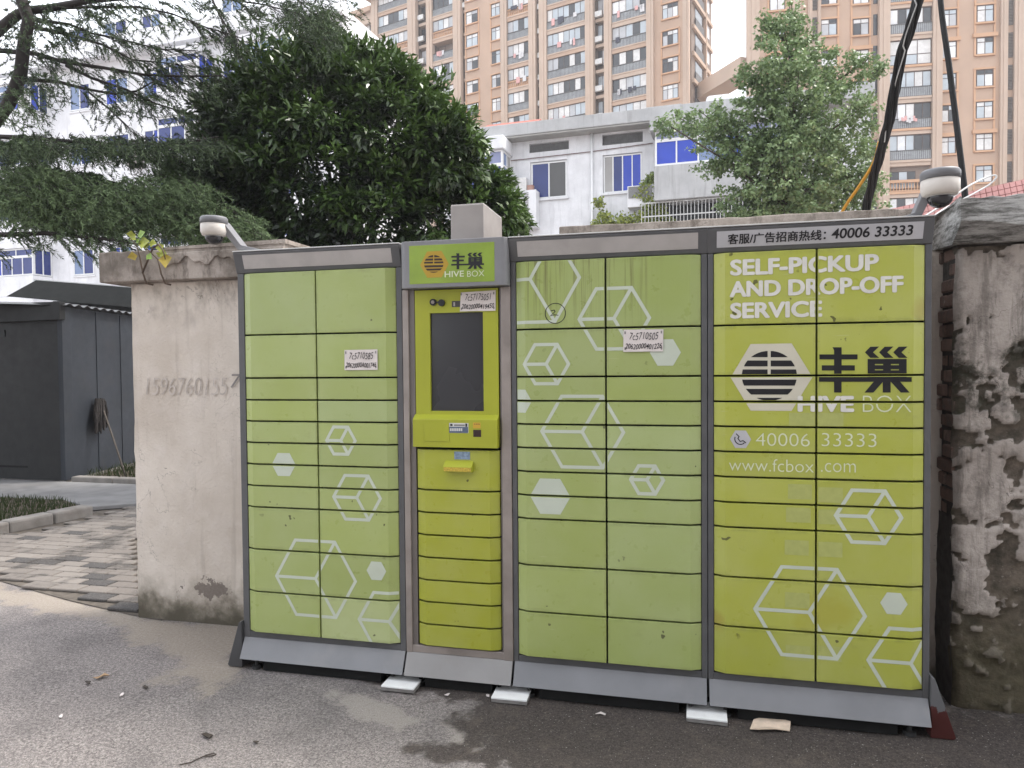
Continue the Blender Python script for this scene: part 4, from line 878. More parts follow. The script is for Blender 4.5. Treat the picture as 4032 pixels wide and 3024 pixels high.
# ================================================================ buildings behind
FH = np.array([CR[2][0], CR[2][1], 0]); FH /= np.linalg.norm(FH); RH = np.array([FH[1], -FH[0], 0])
class Facade:
    """vertical plane seen at a photo pixel; local x along it, local y into the building"""
    def __init__(s, ax, ay, depth, th):
        s.P = atD(ax, ay, depth); s.P0 = np.array([s.P[0], s.P[1], 0]); th = math.radians(th)
        s.u = RH * math.cos(th) - FH * math.sin(th); s.n = np.cross(s.u, [0, 0, 1.]); s.rz = math.atan2(s.u[1], s.u[0])
    def hit(s, x, y, off=0.):
        d = ray(x, y); Pn = s.P0 + s.n * off; t_ = ((Pn - CAM) @ s.n) / (d @ s.n); q = CAM + t_ * d; return (q - s.P0) @ s.u, q[2]
    def s(s_, x, y=300): return s_.hit(x, y)[0]
    def root(s, name, label, cat): return thing(name, label, cat, tuple(s.P0), local=True, rotz=s.rz)
def tower_wall(name, c): 
    return M(name, c, .85, .07, .35, dirt=.25, dcol=vary(None, c, .72), dscale=.5)
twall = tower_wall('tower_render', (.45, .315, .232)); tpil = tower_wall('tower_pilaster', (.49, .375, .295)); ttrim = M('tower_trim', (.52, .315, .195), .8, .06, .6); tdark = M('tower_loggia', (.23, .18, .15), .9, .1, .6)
fr_m = M('window_frame_brown', (.09, .06, .05), .6); 
def glass(name, c, rough=.08, spec=.6): return M(name, c, rough, .12, .8, spec=spec)
panes = [glass('pane_curtain', (.62, .60, .58), .25, .5), glass('pane_sky', (.40, .44, .47), .06, .8), glass('pane_dark', (.035, .036, .04), .08, .6), glass('pane_curtain_grey', (.42, .42, .43), .2, .5), glass('pane_pale', (.70, .70, .70), .25)]
pw = [.34, .26, .2, .12, .08]
rail_m = M('rail_grey', (.10, .095, .095), .6); railglass = M('rail_panel', (.34, .35, .36), .3, .15, 2); acm = M('ac_white', (.62, .61, .59), .5)
MC = {}
def cached(key, fn):
    if key not in MC: MC[key] = fn()
    return MC[key]
def window(par, x0, x1, z0, z1, y, n, frame=None, fw=.05, transom=None, pm=None, wts=None, name='window'):
    """frame mesh with n lights, each pane an object of its own (shared meshes)"""
    W, H = round(x1 - x0, 2), round(z1 - z0, 2); frame = frame or fr_m
    def mk():
        b = MB(); b.box(0, W, -.03, .03, 0, fw).box(0, W, -.03, .03, H - fw, H).box(0, fw, -.029, .029, fw, H - fw).box(W - fw, W, -.029, .029, fw, H - fw)
        for k in range(1, n): x = W * k / n; b.box(x - fw * .4, x + fw * .4, -.028, .028, fw, H - fw)
        if transom: b.box(fw, W - fw, -.027, .027, H * transom - fw * .4, H * transom + fw * .4)
        return b.mesh(name, frame)
    o = inst(name, cached(('w', W, H, n, fw, transom, frame.name), mk), par, (x0, y, z0))
    pwid = (W - 2 * fw) / n; rows = [(fw, H - fw)] if not transom else [(fw, H * transom), (H * transom, H - fw)]
    for k in range(n):
        for (a, b_) in rows:
            pmm = random.choices(pm or panes, wts or (pw if not pm else None))[0]
            me = cached(('p', round(pwid, 3), round(b_ - a, 3), pmm.name), lambda: MB().box(.0, pwid, 0, .008, 0, b_ - a).mesh('pane', pmm))
            p = bpy.data.objects.new('pane', me); C.objects.link(p); p.parent = o; p.location = (fw + pwid * k, random.uniform(-.004, .004), a)
    return o
def railing(par, x0, x1, z0, h, y, glassy):
    W = round(x1 - x0, 2)
    def mk():
        b = MB(); b.box(0, W, -.03, .03, h - .06, h).box(0, W, -.02, .02, 0, .05)
        n = max(3, int(W / .16))
        for k in range(n + 1): x = W * k / n; b.box(x - .014, x + .014, -.014, .014, .05, h - .06)
        return b.mesh('railing', rail_m)
    o = inst('railing', cached(('r', W, h), mk), par, (x0, y, z0))
    if glassy:
        g = bpy.data.objects.new('infill', cached(('g', W, h), lambda: MB().box(.02, W - .02, .03, .045, .04, h - .05).mesh('infill', railglass))); C.objects.link(g); g.parent = o
    return o
def baluster_rail(par, x0, x1, z0, h, y):
    W = round(x1 - x0, 2)
    def mk():
        b = MB(); b.box(0, W, -.1, .1, h - .1, h).box(0, W, -.1, .1, 0, .1); n = max(4, int(W / .24))
        for k in range(n): b.lathe([(.04, .1), (.085, .1 + (h - .2) * .3), (.035, .1 + (h - .2) * .7), (.05, h - .1)], ((k + .5) * W / n, 0, 0), 6)
        return b.mesh('balustrade', ttrim)
    return inst('balustrade', cached(('b', W, h), mk), par, (x0, y, z0))
def cloth(par, x, y, z, w_, h_, m): MB().box(x, x + w_, y - .02, y + .02, z - h_, z).build('laundry', m, par)
lau = [M('laundry_dark', (.06, .06, .08), .9), M('laundry_white', (.6, .58, .58), .9), M('laundry_pink', (.62, .35, .33), .9), M('laundry_orange', (.7, .22, .06), .9)]
def ac_unit(par, x, y, z, w_=.85): o = MB().box(x, x + w_, y - .32, y, z, z + .58).build('air_conditioner', acm, par, bevel=.02); MB().lathe([(.2, 0), (.2, .01)], (0, 0, 0), 16); return o

# ---- left tower
TL = Facade(2233, 300, 79, 30.6); S = TL.s
tl = TL.root('apartment_tower', 'tall tan apartment tower with many glazed balconies behind the dark tree', 'building')
FHT = 2.75; Z0 = 30.88 - 9 * FHT - 1.0; NF = 18; ztL = Z0 + NF * FHT
def pil(x0, x1, out=.35, par=tl, z1=None):
    o = MB().box(x0, x1, -out, .3, 0, z1 or 60).build('pilaster', tpil, par)
    w_ = x1 - x0; MB().box(x0 + w_ * .36, x1 - w_ * .36, -out - .07, -out, 0, z1 or 60).build('pilaster_rib', tpil, o); return o
ztop_ = 52.5; TSIDE = 8.6
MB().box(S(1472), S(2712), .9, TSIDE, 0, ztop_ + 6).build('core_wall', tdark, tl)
pil(S(1470), S(1494)); pil(S(1613), S(1644)); pil(S(1686), S(1708)); pil(S(1791), S(1820)); pil(S(1977), S(2001)); pil(S(2087), S(2114)); pil(S(2128), S(2157)); pil(S(2309), S(2340)); pil(S(2383), S(2412)); pil(S(2549), S(2577)); pil(S(2690), S(2714), .15)
MB().box(S(1832), S(1977), -.02, .9, 0, ztop_).build('wall_panel', twall, tl); MB().box(S(2577), S(2690), -.02, .9, 0, ztop_).build('wall_panel', twall, tl)
bays = [(1494, 1613, 6, 0), (1708, 1791, 4, 0), (2001, 2087, 4, 0), (2157, 2309, 7, 0), (2412, 2549, 5, -1.15)]
zlo = 17.5
for bi, (a, b_, n, dz) in enumerate(bays):
    x0, x1 = S(a), S(b_)
    for k in range(NF):
        z = Z0 + k * FHT + dz + 1.0
        if z < zlo or z > ztop_ - .5: continue
        openb = (bi == 4 and k in (6, 7)) or random.random() < .05
        MB().box(x0, x1, -.16, .9, z - .52, z).build('slab_band', twall if k % 2 else tpil, tl)
        MB().box(x0, x1, -.22, .0, z - .12, z + .02).build('slab_moulding', tpil, tl)
        if openb:
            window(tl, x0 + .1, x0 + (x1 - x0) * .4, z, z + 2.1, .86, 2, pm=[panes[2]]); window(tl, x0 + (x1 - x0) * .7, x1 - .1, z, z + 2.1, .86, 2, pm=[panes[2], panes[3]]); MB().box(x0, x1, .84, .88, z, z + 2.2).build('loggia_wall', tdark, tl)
            railing(tl, x0, x1, z + .02, .95, -.1, True)
        elif (bi in (0, 1, 2) and k % 3 == 1):
            window(tl, x0, x1, z + .95, z + 2.22, -.02, n, fw=.06); baluster_rail(tl, x0, x1, z + .02, .8, -.05); MB().box(x0, x1, .0, .3, z, z + .95).build('parapet', twall, tl)
        else:
            window(tl, x0, x1, z + .92, z + 2.22, -.02, n, fw=.055); railing(tl, x0, x1, z + .02, .9, -.1, True); MB().box(x0, x1, .06, .3, z, z + .92).build('parapet', railglass, tl)
        if random.random() < .35:
            for q in range(random.randint(1, 4)): cloth(tl, random.uniform(x0 + .3, x1 - .6), -.2, z + 1.1, random.uniform(.25, .5), random.uniform(.4, .8), random.choice(lau[:3]))
zb_ = Z0 + 8 * FHT + 1 - 1.15; cloth(tl, S(2483), -.3, zb_ + 1.25, .9, .7, lau[3])
for (a, b_) in ((1839, 1884), (1938, 1972), (2610, 2671)):
    x0, x1 = S(a), S(b_)
    for k in range(NF):
        z = Z0 + k * FHT + 1.6
        if z < zlo - 1 or z > ztop_ - 2: continue
        window(tl, x0, x1, z, z + 1.45, -.05, 2 if a != 2610 else 3, transom=.72); MB().box(x0 - .12, x1 + .12, -.2, -.02, z - .14, z).build('window_sill', ttrim, tl)
        if k % 3 != 2: [MB().box(xj, xj + .15, -.1, -.02, z - 1.2, z + 1.5).build('window_jamb', ttrim, tl) for xj in (x0 - .2, x1 + .05)]
        MB().box(x0 - .15, x1 + .15, -.16, -.02, z + 1.5, z + 1.62).build('window_head', ttrim, tl)
for (a, b_) in ((1644, 1686), (1820, 1832), (2114, 2128), (2340, 2383)):
    x0, x1 = S(a), S(b_)
    for k in range(NF):
        z = Z0 + k * FHT + 1
        if z < zlo: continue
        MB().box(x0, x1, .35, .9, z - .35, z).build('recess_slab', tpil, tl)
        if (x1 - x0) > 1: window(tl, x0 + .1, x1 - .1, z + .5, z + 2.2, .8, 2, pm=[panes[2], panes[3], panes[1]])
        if random.random() < .75: ac_unit(tl, x0 + .05, .35, z + random.uniform(0, .5), min(.85, x1 - x0 - .1))
# lower left wing with its parapet, and roof cornice of the main block
xw0, xw1 = S(1180), S(1470); zw = 48.2
MB().box(xw0, xw1, .6, 12, 0, zw).build('wing_wall', twall, tl); MB().box(xw0 - .3, xw1, .0, .6, zw - 1.6, zw - .3).build('wing_cornice', tpil, tl); MB().box(xw0 - .6, xw1, -.5, .6, zw - .3, zw + .35).build('wing_parapet', twall, tl)
for k in range(NF):
    z = Z0 + k * FHT + 1
    if 17 < z < zw - 2.5:
        window(tl, S(1393), S(1466), z + .9, z + 2.3, .55, 4); railing(tl, S(1393), S(1466), z + .02, .9, .45, True)
MB().box(S(1458), S(2720), -.9, .9, ztop_ - 3.3, ztop_ - 2.4).build('roof_cornice', tpil, tl)
# receding right flank with recessed loggias
xs0 = S(2712)
for k in range(NF + 2):
    z = Z0 + k * FHT + 1
    if z < zlo: continue
    MB().box(xs0, xs0 + .25, 1.2, TSIDE - .2, z - .4, z).build('flank_slab', tpil, tl)
    o = MB().box(xs0 + .002, xs0 + .05, 2.2, 5.0, z + .05, z + 2.2).build('loggia_opening', panes[2], tl); MB().box(xs0 + .1, xs0 + .16, 2.0, 5.2, z + .02, z + .95).build('railing', rail_m, tl)
    MB().box(xs0 + .002, xs0 + .04, 6.2, 7.6, z + .8, z + 2.2).build('window', panes[3], tl)
MB().box(xs0 - .01, xs0 + .3, 5.5, 5.8, 0, ztop_ + 6).build('flank_rib', tpil, tl)

# ---- right tower
TR = Facade(3580, 300, 65, 10.); S2 = TR.s
tr = TR.root('apartment_tower', 'tall tan apartment tower at the right edge behind the ginkgo and black cables', 'building')
FH2 = 2.855; ZR = 19.96 - 6 * FH2; ztR = 52
MB().box(S2(2950), S2(4240), .0, 2.0, 0, ztR).build('core_wall', twall, tr)
MB().box(S2(3186), S2(3222), -.02, .02, 0, ztR).build('vent_strip', tpil, tr)
def pil2(a, b_, out): pil(S2(a), S2(b_), out, tr, ztR)
pil2(2940, 2990, .2); pil2(3120, 3150, .3); pil2(3455, 3497, .55); pil2(3664, 3702, .55); pil2(3934, 3962, .3); pil2(3988, 4026, .3); pil2(3180, 3196, .25); pil2(3218, 3230, .25)
lv = M('louvre', (.10, .088, .078), .7, .2, 3)
for k in range(1, 16):
    zb = ZR + k * FH2
    if zb < 12 or zb > ztR - 3: continue
    # glazed balcony bay
    x0, x1 = S2(3498), S2(3663)
    MB().box(x0, x1, -.35, 0, zb - .55, zb - .02).build('slab_band', tpil, tr); MB().box(x0, x1, -.45, -.35, zb - .22, zb - .02).build('slab_moulding', ttrim if k % 2 else tpil, tr)
    if k == 6 - 1:
        MB().box(x0, x1, -.005, .01, zb, zb + 2.3).build('loggia_wall', tdark, tr); window(tr, x0 + .2, x1 - 1.2, zb + .3, zb + 1.9, -.03, 3, pm=[panes[1], panes[2]], transom=.5); baluster_rail(tr, x0, x1, zb, .9, -.35); MB().box(x0, x1, -.45, -.25, zb + .9, zb + 1.05).build('balustrade_cap', ttrim, tr)
    elif k == 9:
        window(tr, x0, x1, zb + .05, zb + 2.28, -.2, 3, fw=.07, transom=.42, pm=[panes[1], panes[0]])
    else:
        window(tr, x0, x1, zb + .85, zb + 2.28, -.2, 5, fw=.06); railing(tr, x0, x1, zb, .9, -.33, True); MB().box(x0, x1, -.15, 0, zb, zb + .85).build('parapet', railglass, tr)
    if k == 7:
        for q in range(9): cloth(tr, x0 + .7 + q * .17, -.48 - random.uniform(0, .1), zb + random.uniform(.7, 1.1), .22, random.uniform(.25, .5), random.choice(lau[1:3]))
    for a, b_, dz in ((3231, 3294, .5), (3357, 3419, .3), (3705, 3764, .42), (3843, 3909, .55), (3030, 3090, .4)):
        wx0, wx1 = S2(a), S2(b_); z = zb + dz
        window(tr, wx0, wx1, z, z + 1.5, -.05, 2, transom=.72, fw=.06); MB().box(wx0 - .14, wx1 + .14, -.2, 0, z - .16, z - .01).build('window_sill', ttrim, tr)
        [MB().box(xj, xj + .16, -.09, 0, z - 1.3 if k % 3 else z - .1, z + 1.52).build('window_jamb', ttrim, tr) for xj in (wx0 - .2, wx1 + .04)]
        if k % 3 == 0: MB().box(wx0 - .32, wx1 + .32, -.22, 0, z + 1.52, z + 1.85).build('window_head', ttrim, tr)
        else: MB().box(wx0 - .2, wx1 + .2, -.12, 0, z + 1.52, z + 1.68).build('window_head', ttrim, tr)
    for a, b_ in ((3965, 3986), (3198, 3216)):
        vx0, vx1 = S2(a), S2(b_); o = MB().box(vx0, vx1, -.06, -.02, zb + .1, zb + 2.3).build('louvre_panel', lv, tr)
        bb = MB()
        for j in range(16): bb.box(vx0, vx1, -.12, -.062, zb + .14 + j * .135, zb + .18 + j * .135)
        bb.build('louvre_slats', M('louvre_edge', (.20, .17, .15), .7), o)
    MB().box(S2(3437), S2(3454), -.03, .02, zb + .2, zb + 2.1).build('recess_window', panes[2], tr)
# bridges joining the two towers across the gap
bridge_m = tpil
for (y0, y1) in ((253, 335),):
    qa = TL.hit(2745, y0); za = (TR.hit(2900, y0)[1] + qa[1]) / 2; zb2 = (TR.hit(2900, y1)[1] + TL.hit(2745, y1)[1]) / 2
    pA = TL.P0 + TL.u * (S(2712) - .2) - TL.n * 4.5; pB = TR.P0 + TR.u * (S2(2950) + .3) - TR.n * 1.0
    dvec = (pB - pA); dvec[2] = 0; L = np.linalg.norm(dvec)
    rt = tl
    o = MB().box(0, L, -1.2, 1.2, za - 1.5, za).build('link_bridge', bridge_m)
    o.location = (pA[0], pA[1], 0); o.rotation_euler = (0, 0, math.atan2(dvec[1], dvec[0])); tag(o, 'tan concrete link bridge across the gap between the two tan towers', 'bridge')

# ---- white house with blue windows
HO = Facade(2270, 530, 32, 17.5); hs = HO.hit
def rough_white(name, c, d=.35, dc=(.33, .33, .33)):
    t = NT(name); st = t.noise(1., 5, .65, stretch=(5, 5, .5)); n1 = t.noise(.9, 7, .65)
    col = t.mix(t.rng(n1, .3, .7), vary(t, c, .86), vary(t, c, 1.06)); col = t.mix(t.rng(st, .5, .72, 0, d), col, dc); t.set(col, .9, 0, .25); t.bump(t.noise(9, 6, .65), .4, .02); return t.m
hw = rough_white('house_render', (.70, .70, .715), .4, (.40, .40, .41)); hc = rough_white('house_concrete', (.43, .43, .43), .5, (.24, .235, .23))
wfr = M('white_frame', (.72, .72, .72), .5, .04); blue = glass('blue_glass', (.018, .05, .40), .1, .4); blue2 = glass('blue_glass_deep', (.012, .026, .15), .1, .5); blue3 = glass('blue_glass_pale', (.15, .21, .36), .1, .6); dkg = glass('screen_mesh', (.10, .10, .10), .5, .3); curt = glass('curtain_grey', (.33, .32, .31), .6, .3); purp = glass('roof_glass', (.17, .19, .32), .15, .6)
ho = HO.root('white_house', 'white rendered house with blue window glass behind the wall', 'building')
w1a, w1b = hs(2088, 640), hs(2233, 768); w2a, w2b = hs(2373, 612), hs(2529, 750)
HX0, HX1 = -6.5, 12.0; zc_ = 12.42; zf = 11.88
# wall built in strips around the openings so that windows sit in real reveals
def wall_with_holes(par, x0, x1, z0, z1, holes, y0, y1, mat):
    xsb = sorted({x0, x1, *[h[0] for h in holes], *[h[1] for h in holes]}); zsb = sorted({z0, z1, *[h[2] for h in holes], *[h[3] for h in holes]})
    b = MB()
    for xa, xb in zip(xsb, xsb[1:]):
        run = None
        for za, zb in zip(zsb, zsb[1:]):
            hole = any(h[0] - 1e-6 <= xa and xb <= h[1] + 1e-6 and h[2] - 1e-6 <= za and zb <= h[3] + 1e-6 for h in holes)
            if not hole: b.add([(xa, y0, za), (xb, y0, za), (xb, y0, zb), (xa, y0, zb)], [(0, 1, 2, 3)])
    for hx0, hx1, hz0, hz1 in holes:
        b.add([(hx0, y0, hz0), (hx1, y0, hz0), (hx1, y1, hz0), (hx0, y1, hz0), (hx0, y0, hz1), (hx1, y0, hz1), (hx1, y1, hz1), (hx0, y1, hz1)], [(0, 1, 2, 3), (4, 7, 6, 5), (0, 3, 7, 4), (1, 5, 6, 2), (3, 2, 6, 7)])
    me_b = b; bm_o = me_b.build('front_wall', mat, par); MB().box(x0, x1, y1 + .02, y1 + 8, z0, z1 - .01).build('rear_block', mat, par); return bm_o
wh1 = (w1a[0], w1b[0], w1b[1] - .08, w1a[1]); wh2 = (w2a[0], w2b[0], w2b[1], w2a[1])
v1 = (hs(2084, 563)[0], hs(2240, 588)[0], 11.25, 11.66); v2 = (hs(2371, 524)[0], hs(2531, 558)[0], 11.25, 11.72)
lowh = (3.4, 7.4, 7.0, 8.48)
wall_with_holes(ho, HX0, HX1, 0, 12.1, [wh1, wh2, v1, v2, lowh], 0, .22, hw)
MB().box(HX0, HX1, -.75, .22, zf, zc_).build('eave_fascia', hc, ho, bevel=.02); MB().box(HX0, HX1, -.7, .3, zf - .08, zf - .01).build('soffit', rough_white('soffit', (.36, .35, .33), .5), ho)
MB().box(HX0, HX1, .3, 8.3, 12.15, 12.42).build('flat_roof', hc, ho)
for vv in (v1, v2):
    o = MB().box(vv[0] + .02, vv[1] - .02, .15, .2, vv[2] + .01, vv[3] - .01).build('vent_block', M('vent_dark', (.16, .16, .16), .9), ho); bb = MB(); n = 9
    for k in range(n):
        xa = vv[0] + (vv[1] - vv[0]) * (k + .5) / n; bb.tube([(xa - .1, .1, vv[2] + .02), (xa, .1, vv[3] - .04), (xa + .1, .1, vv[2] + .02)], .018, 5)
    bb.build('vent_grille', M('vent_grey', (.16, .16, .16), .8), o)
window(ho, wh1[0] + .02, wh1[1] - .02, wh1[2] + .02, wh1[3] - .02, .1, 2, wfr, .07, pm=[blue2, dkg], wts=[.5, .5]); window(ho, wh2[0] + .02, wh2[1] - .02, wh2[2] + .02, wh2[3] - .02, .1, 4, wfr, .06, pm=[blue, blue2, curt])
for o in list(ho.children):
    if o.name.startswith('window'):
        ps = [c_ for c_ in o.children]; seq = ([blue2, dkg] if len(ps) == 2 else [curt, blue2, blue, blue])
        for p_, m_ in zip(ps, seq): p_.data = p_.data.copy(); p_.data.materials.clear(); p_.data.materials.append(m_)
for wh in (wh1, wh2): MB().box(wh[0] - .08, wh[1] + .08, -.1, .1, wh[2] - .09, wh[2]).build('window_sill', hw, ho)
xp = hs(2332, 600)[0]; MB().tube([(xp, -.1, 0), (xp, -.1, zf)], .055, 10).build('downpipe', wfr, ho, smooth=True)
xp = hs(2588, 560)[0]; MB().tube([(xp, -.12, 8), (xp, -.12, 11.3), (xp - .35, -.12, 11.65), (xp - .35, -.12, 11.8)], .05, 8).build('downpipe', wfr, ho, smooth=True)
wire_m = M('wire_brown', (.12, .06, .05), .8)
MB().tube([(HX0, -.05, 10.95), (-2.5, -.05, 10.98), (.6, -.05, 11.02), (3.4, -.05, 11.12)], .018, 5).build('wall_wire', wire_m, ho)
# projecting glazed balcony on the right, bare parapet below it
bx0, bx1, by = 3.55, 9.8, -1.1; zt_, zs_ = hs(2600, 530)[1], hs(2586, 680)[1]
MB().box(bx0, bx1, by, 0, zs_ - 1.45, zs_ - .02).build('balcony_parapet', hc, ho, bevel=.02); MB().box(bx0 - .15, bx1 + .15, by - .2, .0, 11.28, 11.86).build('balcony_head', hc, ho)
window(ho, bx0 + .04, bx1 - .04, zs_, 10.9, by + .1, 7, wfr, .075, pm=[blue, blue2, blue3]); window(ho, bx0 + .04, bx1 - .04, 10.9, 11.28, by + .1, 4, wfr, .06, pm=[purp])
# iron security grille below
gx0, gx1, gz0, gz1, gy = 3.0, 9.6, hs(2950, 900)[1] - .6, zs_ - 1.47, -.9
o = MB().box(gx0, gx1, gy - .02, gy + .02, gz1 - .05, gz1).box(gx0, gx1, gy - .02, gy + .02, gz1 - .62, gz1 - .57).box(gx0, gx1, gy - .02, gy + .02, gz0, gz0 + .05).build('security_grille', M('grille_white', (.5, .5, .49), .6), ho)
for k in range(46):
    x = gx0 + (gx1 - gx0) * k / 45; q = bpy.data.objects.new('bar', cached(('bar', gz1 - gz0), lambda: MB().box(-.013, .013, -.013, .013, 0, gz1 - gz0 - .05).mesh('bar', MATS['grille_white']))); C.objects.link(q); q.parent = o; q.location = (x, gy, gz0)
MB().box(gx0, gx1, -.02, -.004, gz0 - 2, gz1 - .02).build('dark_opening', M('grille_shadow', (.03, .032, .035), .8), ho)
g2 = MB().box(.75, 2.3, -.35, -.31, 7.15, 7.2).box(.75, 2.3, -.35, -.31, 7.75, 7.8); o = g2.build('window_grille', MATS['grille_white'], ho)
for k in range(11):
    q = bpy.data.objects.new('bar', cached(('bar2',), lambda: MB().box(-.013, .013, -.013, .013, 0, .55).mesh('bar', MATS['grille_white']))); C.objects.link(q); q.parent = o; q.location = (.77 + k * .152, -.33, 7.2)
MB().box(.7, 2.35, -.02, -.004, 6.4, 7.8).build('dark_opening', MATS['grille_shadow'], ho)
# louvred AC box and unit left, louvred box right
def louvre_box(x0, x1, z0, z1):
    o = MB().box(x0, x1, -.62, -.005, z0, z1).build('ac_ledge', hw, ho, bevel=.015); bb = MB()
    for k in range(11): zq = z0 + (z1 - z0) * (.42 + .05 * k); bb.box(x0 + .05, x1 - .35 if x1 - x0 > 1.5 else x1 - .06, -.66, -.6, zq, zq + .022)
    bb.build('louvre_slats', M('louvre_grey', (.25, .25, .25), .7), o); return o
la = hs(2030, 770); lb = hs(2134, 890); louvre_box(la[0] - .75, lb[0] - .1, lb[1] - .15, la[1] + .05)
lc = hs(2478, 745); ld = hs(2585, 812); louvre_box(lc[0], ld[0] - .05, ld[1] - .1, lc[1] - .02)
acx = hs(2022, 720)[0] - .05; o = MB().box(acx, acx + .82, -.56, -.2, la[1] + .055, la[1] + .65).build('air_conditioner', acm, ho, bevel=.02)
b = MB(); disc(b, acx + .28, la[1] + .35, .2, -.575, -.561); b.build('fan_grille', M('fan_grey', (.32, .32, .32), .6), o); b = MB(); disc(b, acx + .28, la[1] + .35, .05, -.585, -.576); b.build('fan_hub', wfr, o)
MB().box(acx + .85, acx + 1.12, -.5, -.25, la[1] + .055, la[1] + .3).build('brick_block', M('brick_pink', (.36, .22, .18), .9), ho)
# projecting bay at the left end
lx1 = hs(2012, 620)[0]; lx0 = -5.6
MB().box(lx0, lx1, -1.3, -.005, 8.0, 9.2).build('bay_parapet', hw, ho, bevel=.02); MB().box(lx0 - .1, lx1 + .1, -1.45, -.005, 11.15, 11.75).build('bay_head', hw, ho, bevel=.04)
window(ho, lx0, lx1, 9.21, 10.5, -1.25, 4, wfr, .08, pm=[curt, blue3, blue2]); window(ho, lx0, lx1, 10.5, 11.14, -1.25, 2, wfr, .07, pm=[purp])
sw = window(ho, 0, 1.2, 9.21, 11.14, 0, 2, wfr, .08, pm=[blue3, curt], transom=.66); sw.location = (lx1 - .02, -1.22, 9.21); sw.rotation_euler = (0, 0, math.pi / 2)
# roof clutter: red tile ridge and white tank on the roof behind
MB().box(hs(1985, 500)[0] - 1.2, hs(2085, 490)[0], 1.0, 2.4, 12.42, 12.9).build('roof_hut', hw, ho); MB().prism([(.8, 12.88), (2.6, 12.88), (1.7, 13.35)], 'x', hs(1985, 500)[0] - 1.4, hs(2085, 490)[0] + .1).build('hut_roof', M('red_tile', (.36, .12, .09), .8, .15, 4), ho)
rx = hs(2545, 440)[0]; MB().box(hs(2540, 440)[0], hs(2680, 430)[0], .4, 1.5, 12.42, 12.85).build('roof_slab', hc, ho); MB().box(hs(2776, 420)[0], hs(2880, 420)[0], 1.0, 2.0, 12.42, 13.3).build('roof_hut', hw, ho, bevel=.15)

# ---- older white block on the left, glimpsed through the cedar
LB = Facade(300, 900, 40, 18.); ls = LB.hit
lb_ = LB.root('white_apartment_block', 'older white apartment block with blue windows glimpsed through the cedar at left', 'building')
ow = rough_white('block_render', (.76, .755, .77), .35, (.5, .49, .48))
MB().box(-14, 17.2, 0, 10, 0, 19.0).build('block_wall', ow, lb_); MB().box(-14, 17.6, -.8, .0, 18.3, 18.75).build('eave', ow, lb_); MB().box(-14, 17.4, -.1, .1, 19.0, 19.7).build('parapet', ow, lb_)
for k in range(6):
    zb = 6.72 - 3.0 + k * 3.05 - (0 if k else 0)
    # projecting glazed balconies
    for x0, x1 in ((-8.2, -1.84), (7.0, 9.6), (12.2, 15.6)):
        if k == 5: continue
        yo = -1.2
        MB().box(x0, x1, yo, -.005, zb - 1.15, zb - .02).build('balcony_parapet', ow, lb_, bevel=.02); MB().box(x0 - .05, x1 + .05, yo - .05, -.005, zb + 1.52, zb + 1.88).build('balcony_head', ow, lb_)
        window(lb_, x0, x1, zb, zb + 1.05, yo + .05, max(3, round((x1 - x0) / .8)), wfr, .075, pm=[blue, blue2, blue2, curt]); window(lb_, x0, x1, zb + 1.05, zb + 1.5, yo + .05, max(2, round((x1 - x0) / 1.4)), wfr, .07, pm=[blue2, blue3])
        s_w = window(lb_, 0, 1.1, zb, zb + 1.5, 0, 2, wfr, .075, pm=[blue, blue2]); s_w.location = (x1 - .02, yo + .08, zb); s_w.rotation_euler = (0, 0, math.pi / 2)
    for x0, x1 in ((-.2, 1.3), (2.4, 4.0), (5.0, 6.3), (10.2, 11.5)):
        MB().box(x0 - .06, x1 + .06, -.06, -.002, zb - .1, zb - .02).build('window_sill', ow, lb_)
        window(lb_, x0, x1, zb, zb + 1.45, -.03, 2, wfr, .075, pm=[blue, blue2, blue3])
    if k in (1, 3): 
        MB().box(4.2, 4.9, -.45, -.01, zb - .5, zb + .6).build('ac_cage', M('cage_taupe', (.25, .23, .21), .7), lb_)
    if k in (2,): o = MB().box(1.4, 2.2, -.5, -.01, zb - .6, zb + .0).build('air_conditioner', acm, lb_, bevel=.02)

# ---- pink tiled gable behind the right part of the wall
pk = M('pink_tile', (.62, .33, .31), .45, .12, 3); pj = M('pink_joint', (.36, .17, .16), .9)
PT = Facade(3700, 800, 11.0, 12.); pt = PT.root('pink_tiled_roof', 'pink square-tiled slope behind the wall at the right', 'roof')
p0 = PT.hit(3300, 868); p1 = PT.hit(4032, 705)
ang = math.atan2(p1[1] - p0[1], p1[0] - p0[0])
xa, xb_ = p0[0] - .6, p1[0] + 2.0
zl = lambda x: p0[1] + (x - p0[0]) * math.tan(ang)
MB().prism([(xa, .0), (xb_, .0), (xb_, zl(xb_)), (xa, zl(xa))], 'y', 0.015, 2.5).build('gable_wall', pj, pt)
tb = MB(); ts = .083; i0 = 0
L = (xb_ - xa) / math.cos(ang); ca, sa = math.cos(ang), math.sin(ang)
for i in range(int(L / ts)):
    for j in range(9):
        s0, t0 = i * ts + .005, -(j + 1) * ts + .005; q = []
        for s1, t1 in ((s0, t0), (s0 + ts - .010, t0), (s0 + ts - .010, t0 + ts - .010), (s0, t0 + ts - .010)): q.append((xa + s1 * ca - t1 * sa * 1, zl(xa) + s1 * sa + t1 * ca))
        tb.add([(x, 0, z) for x, z in q] + [(x, .02, z) for x, z in q], [(0, 1, 2, 3), (0, 4, 5, 1), (1, 5, 6, 2), (2, 6, 7, 3), (3, 7, 4, 0)])
tb.build('tile_cladding', pk, pt, kind='stuff')

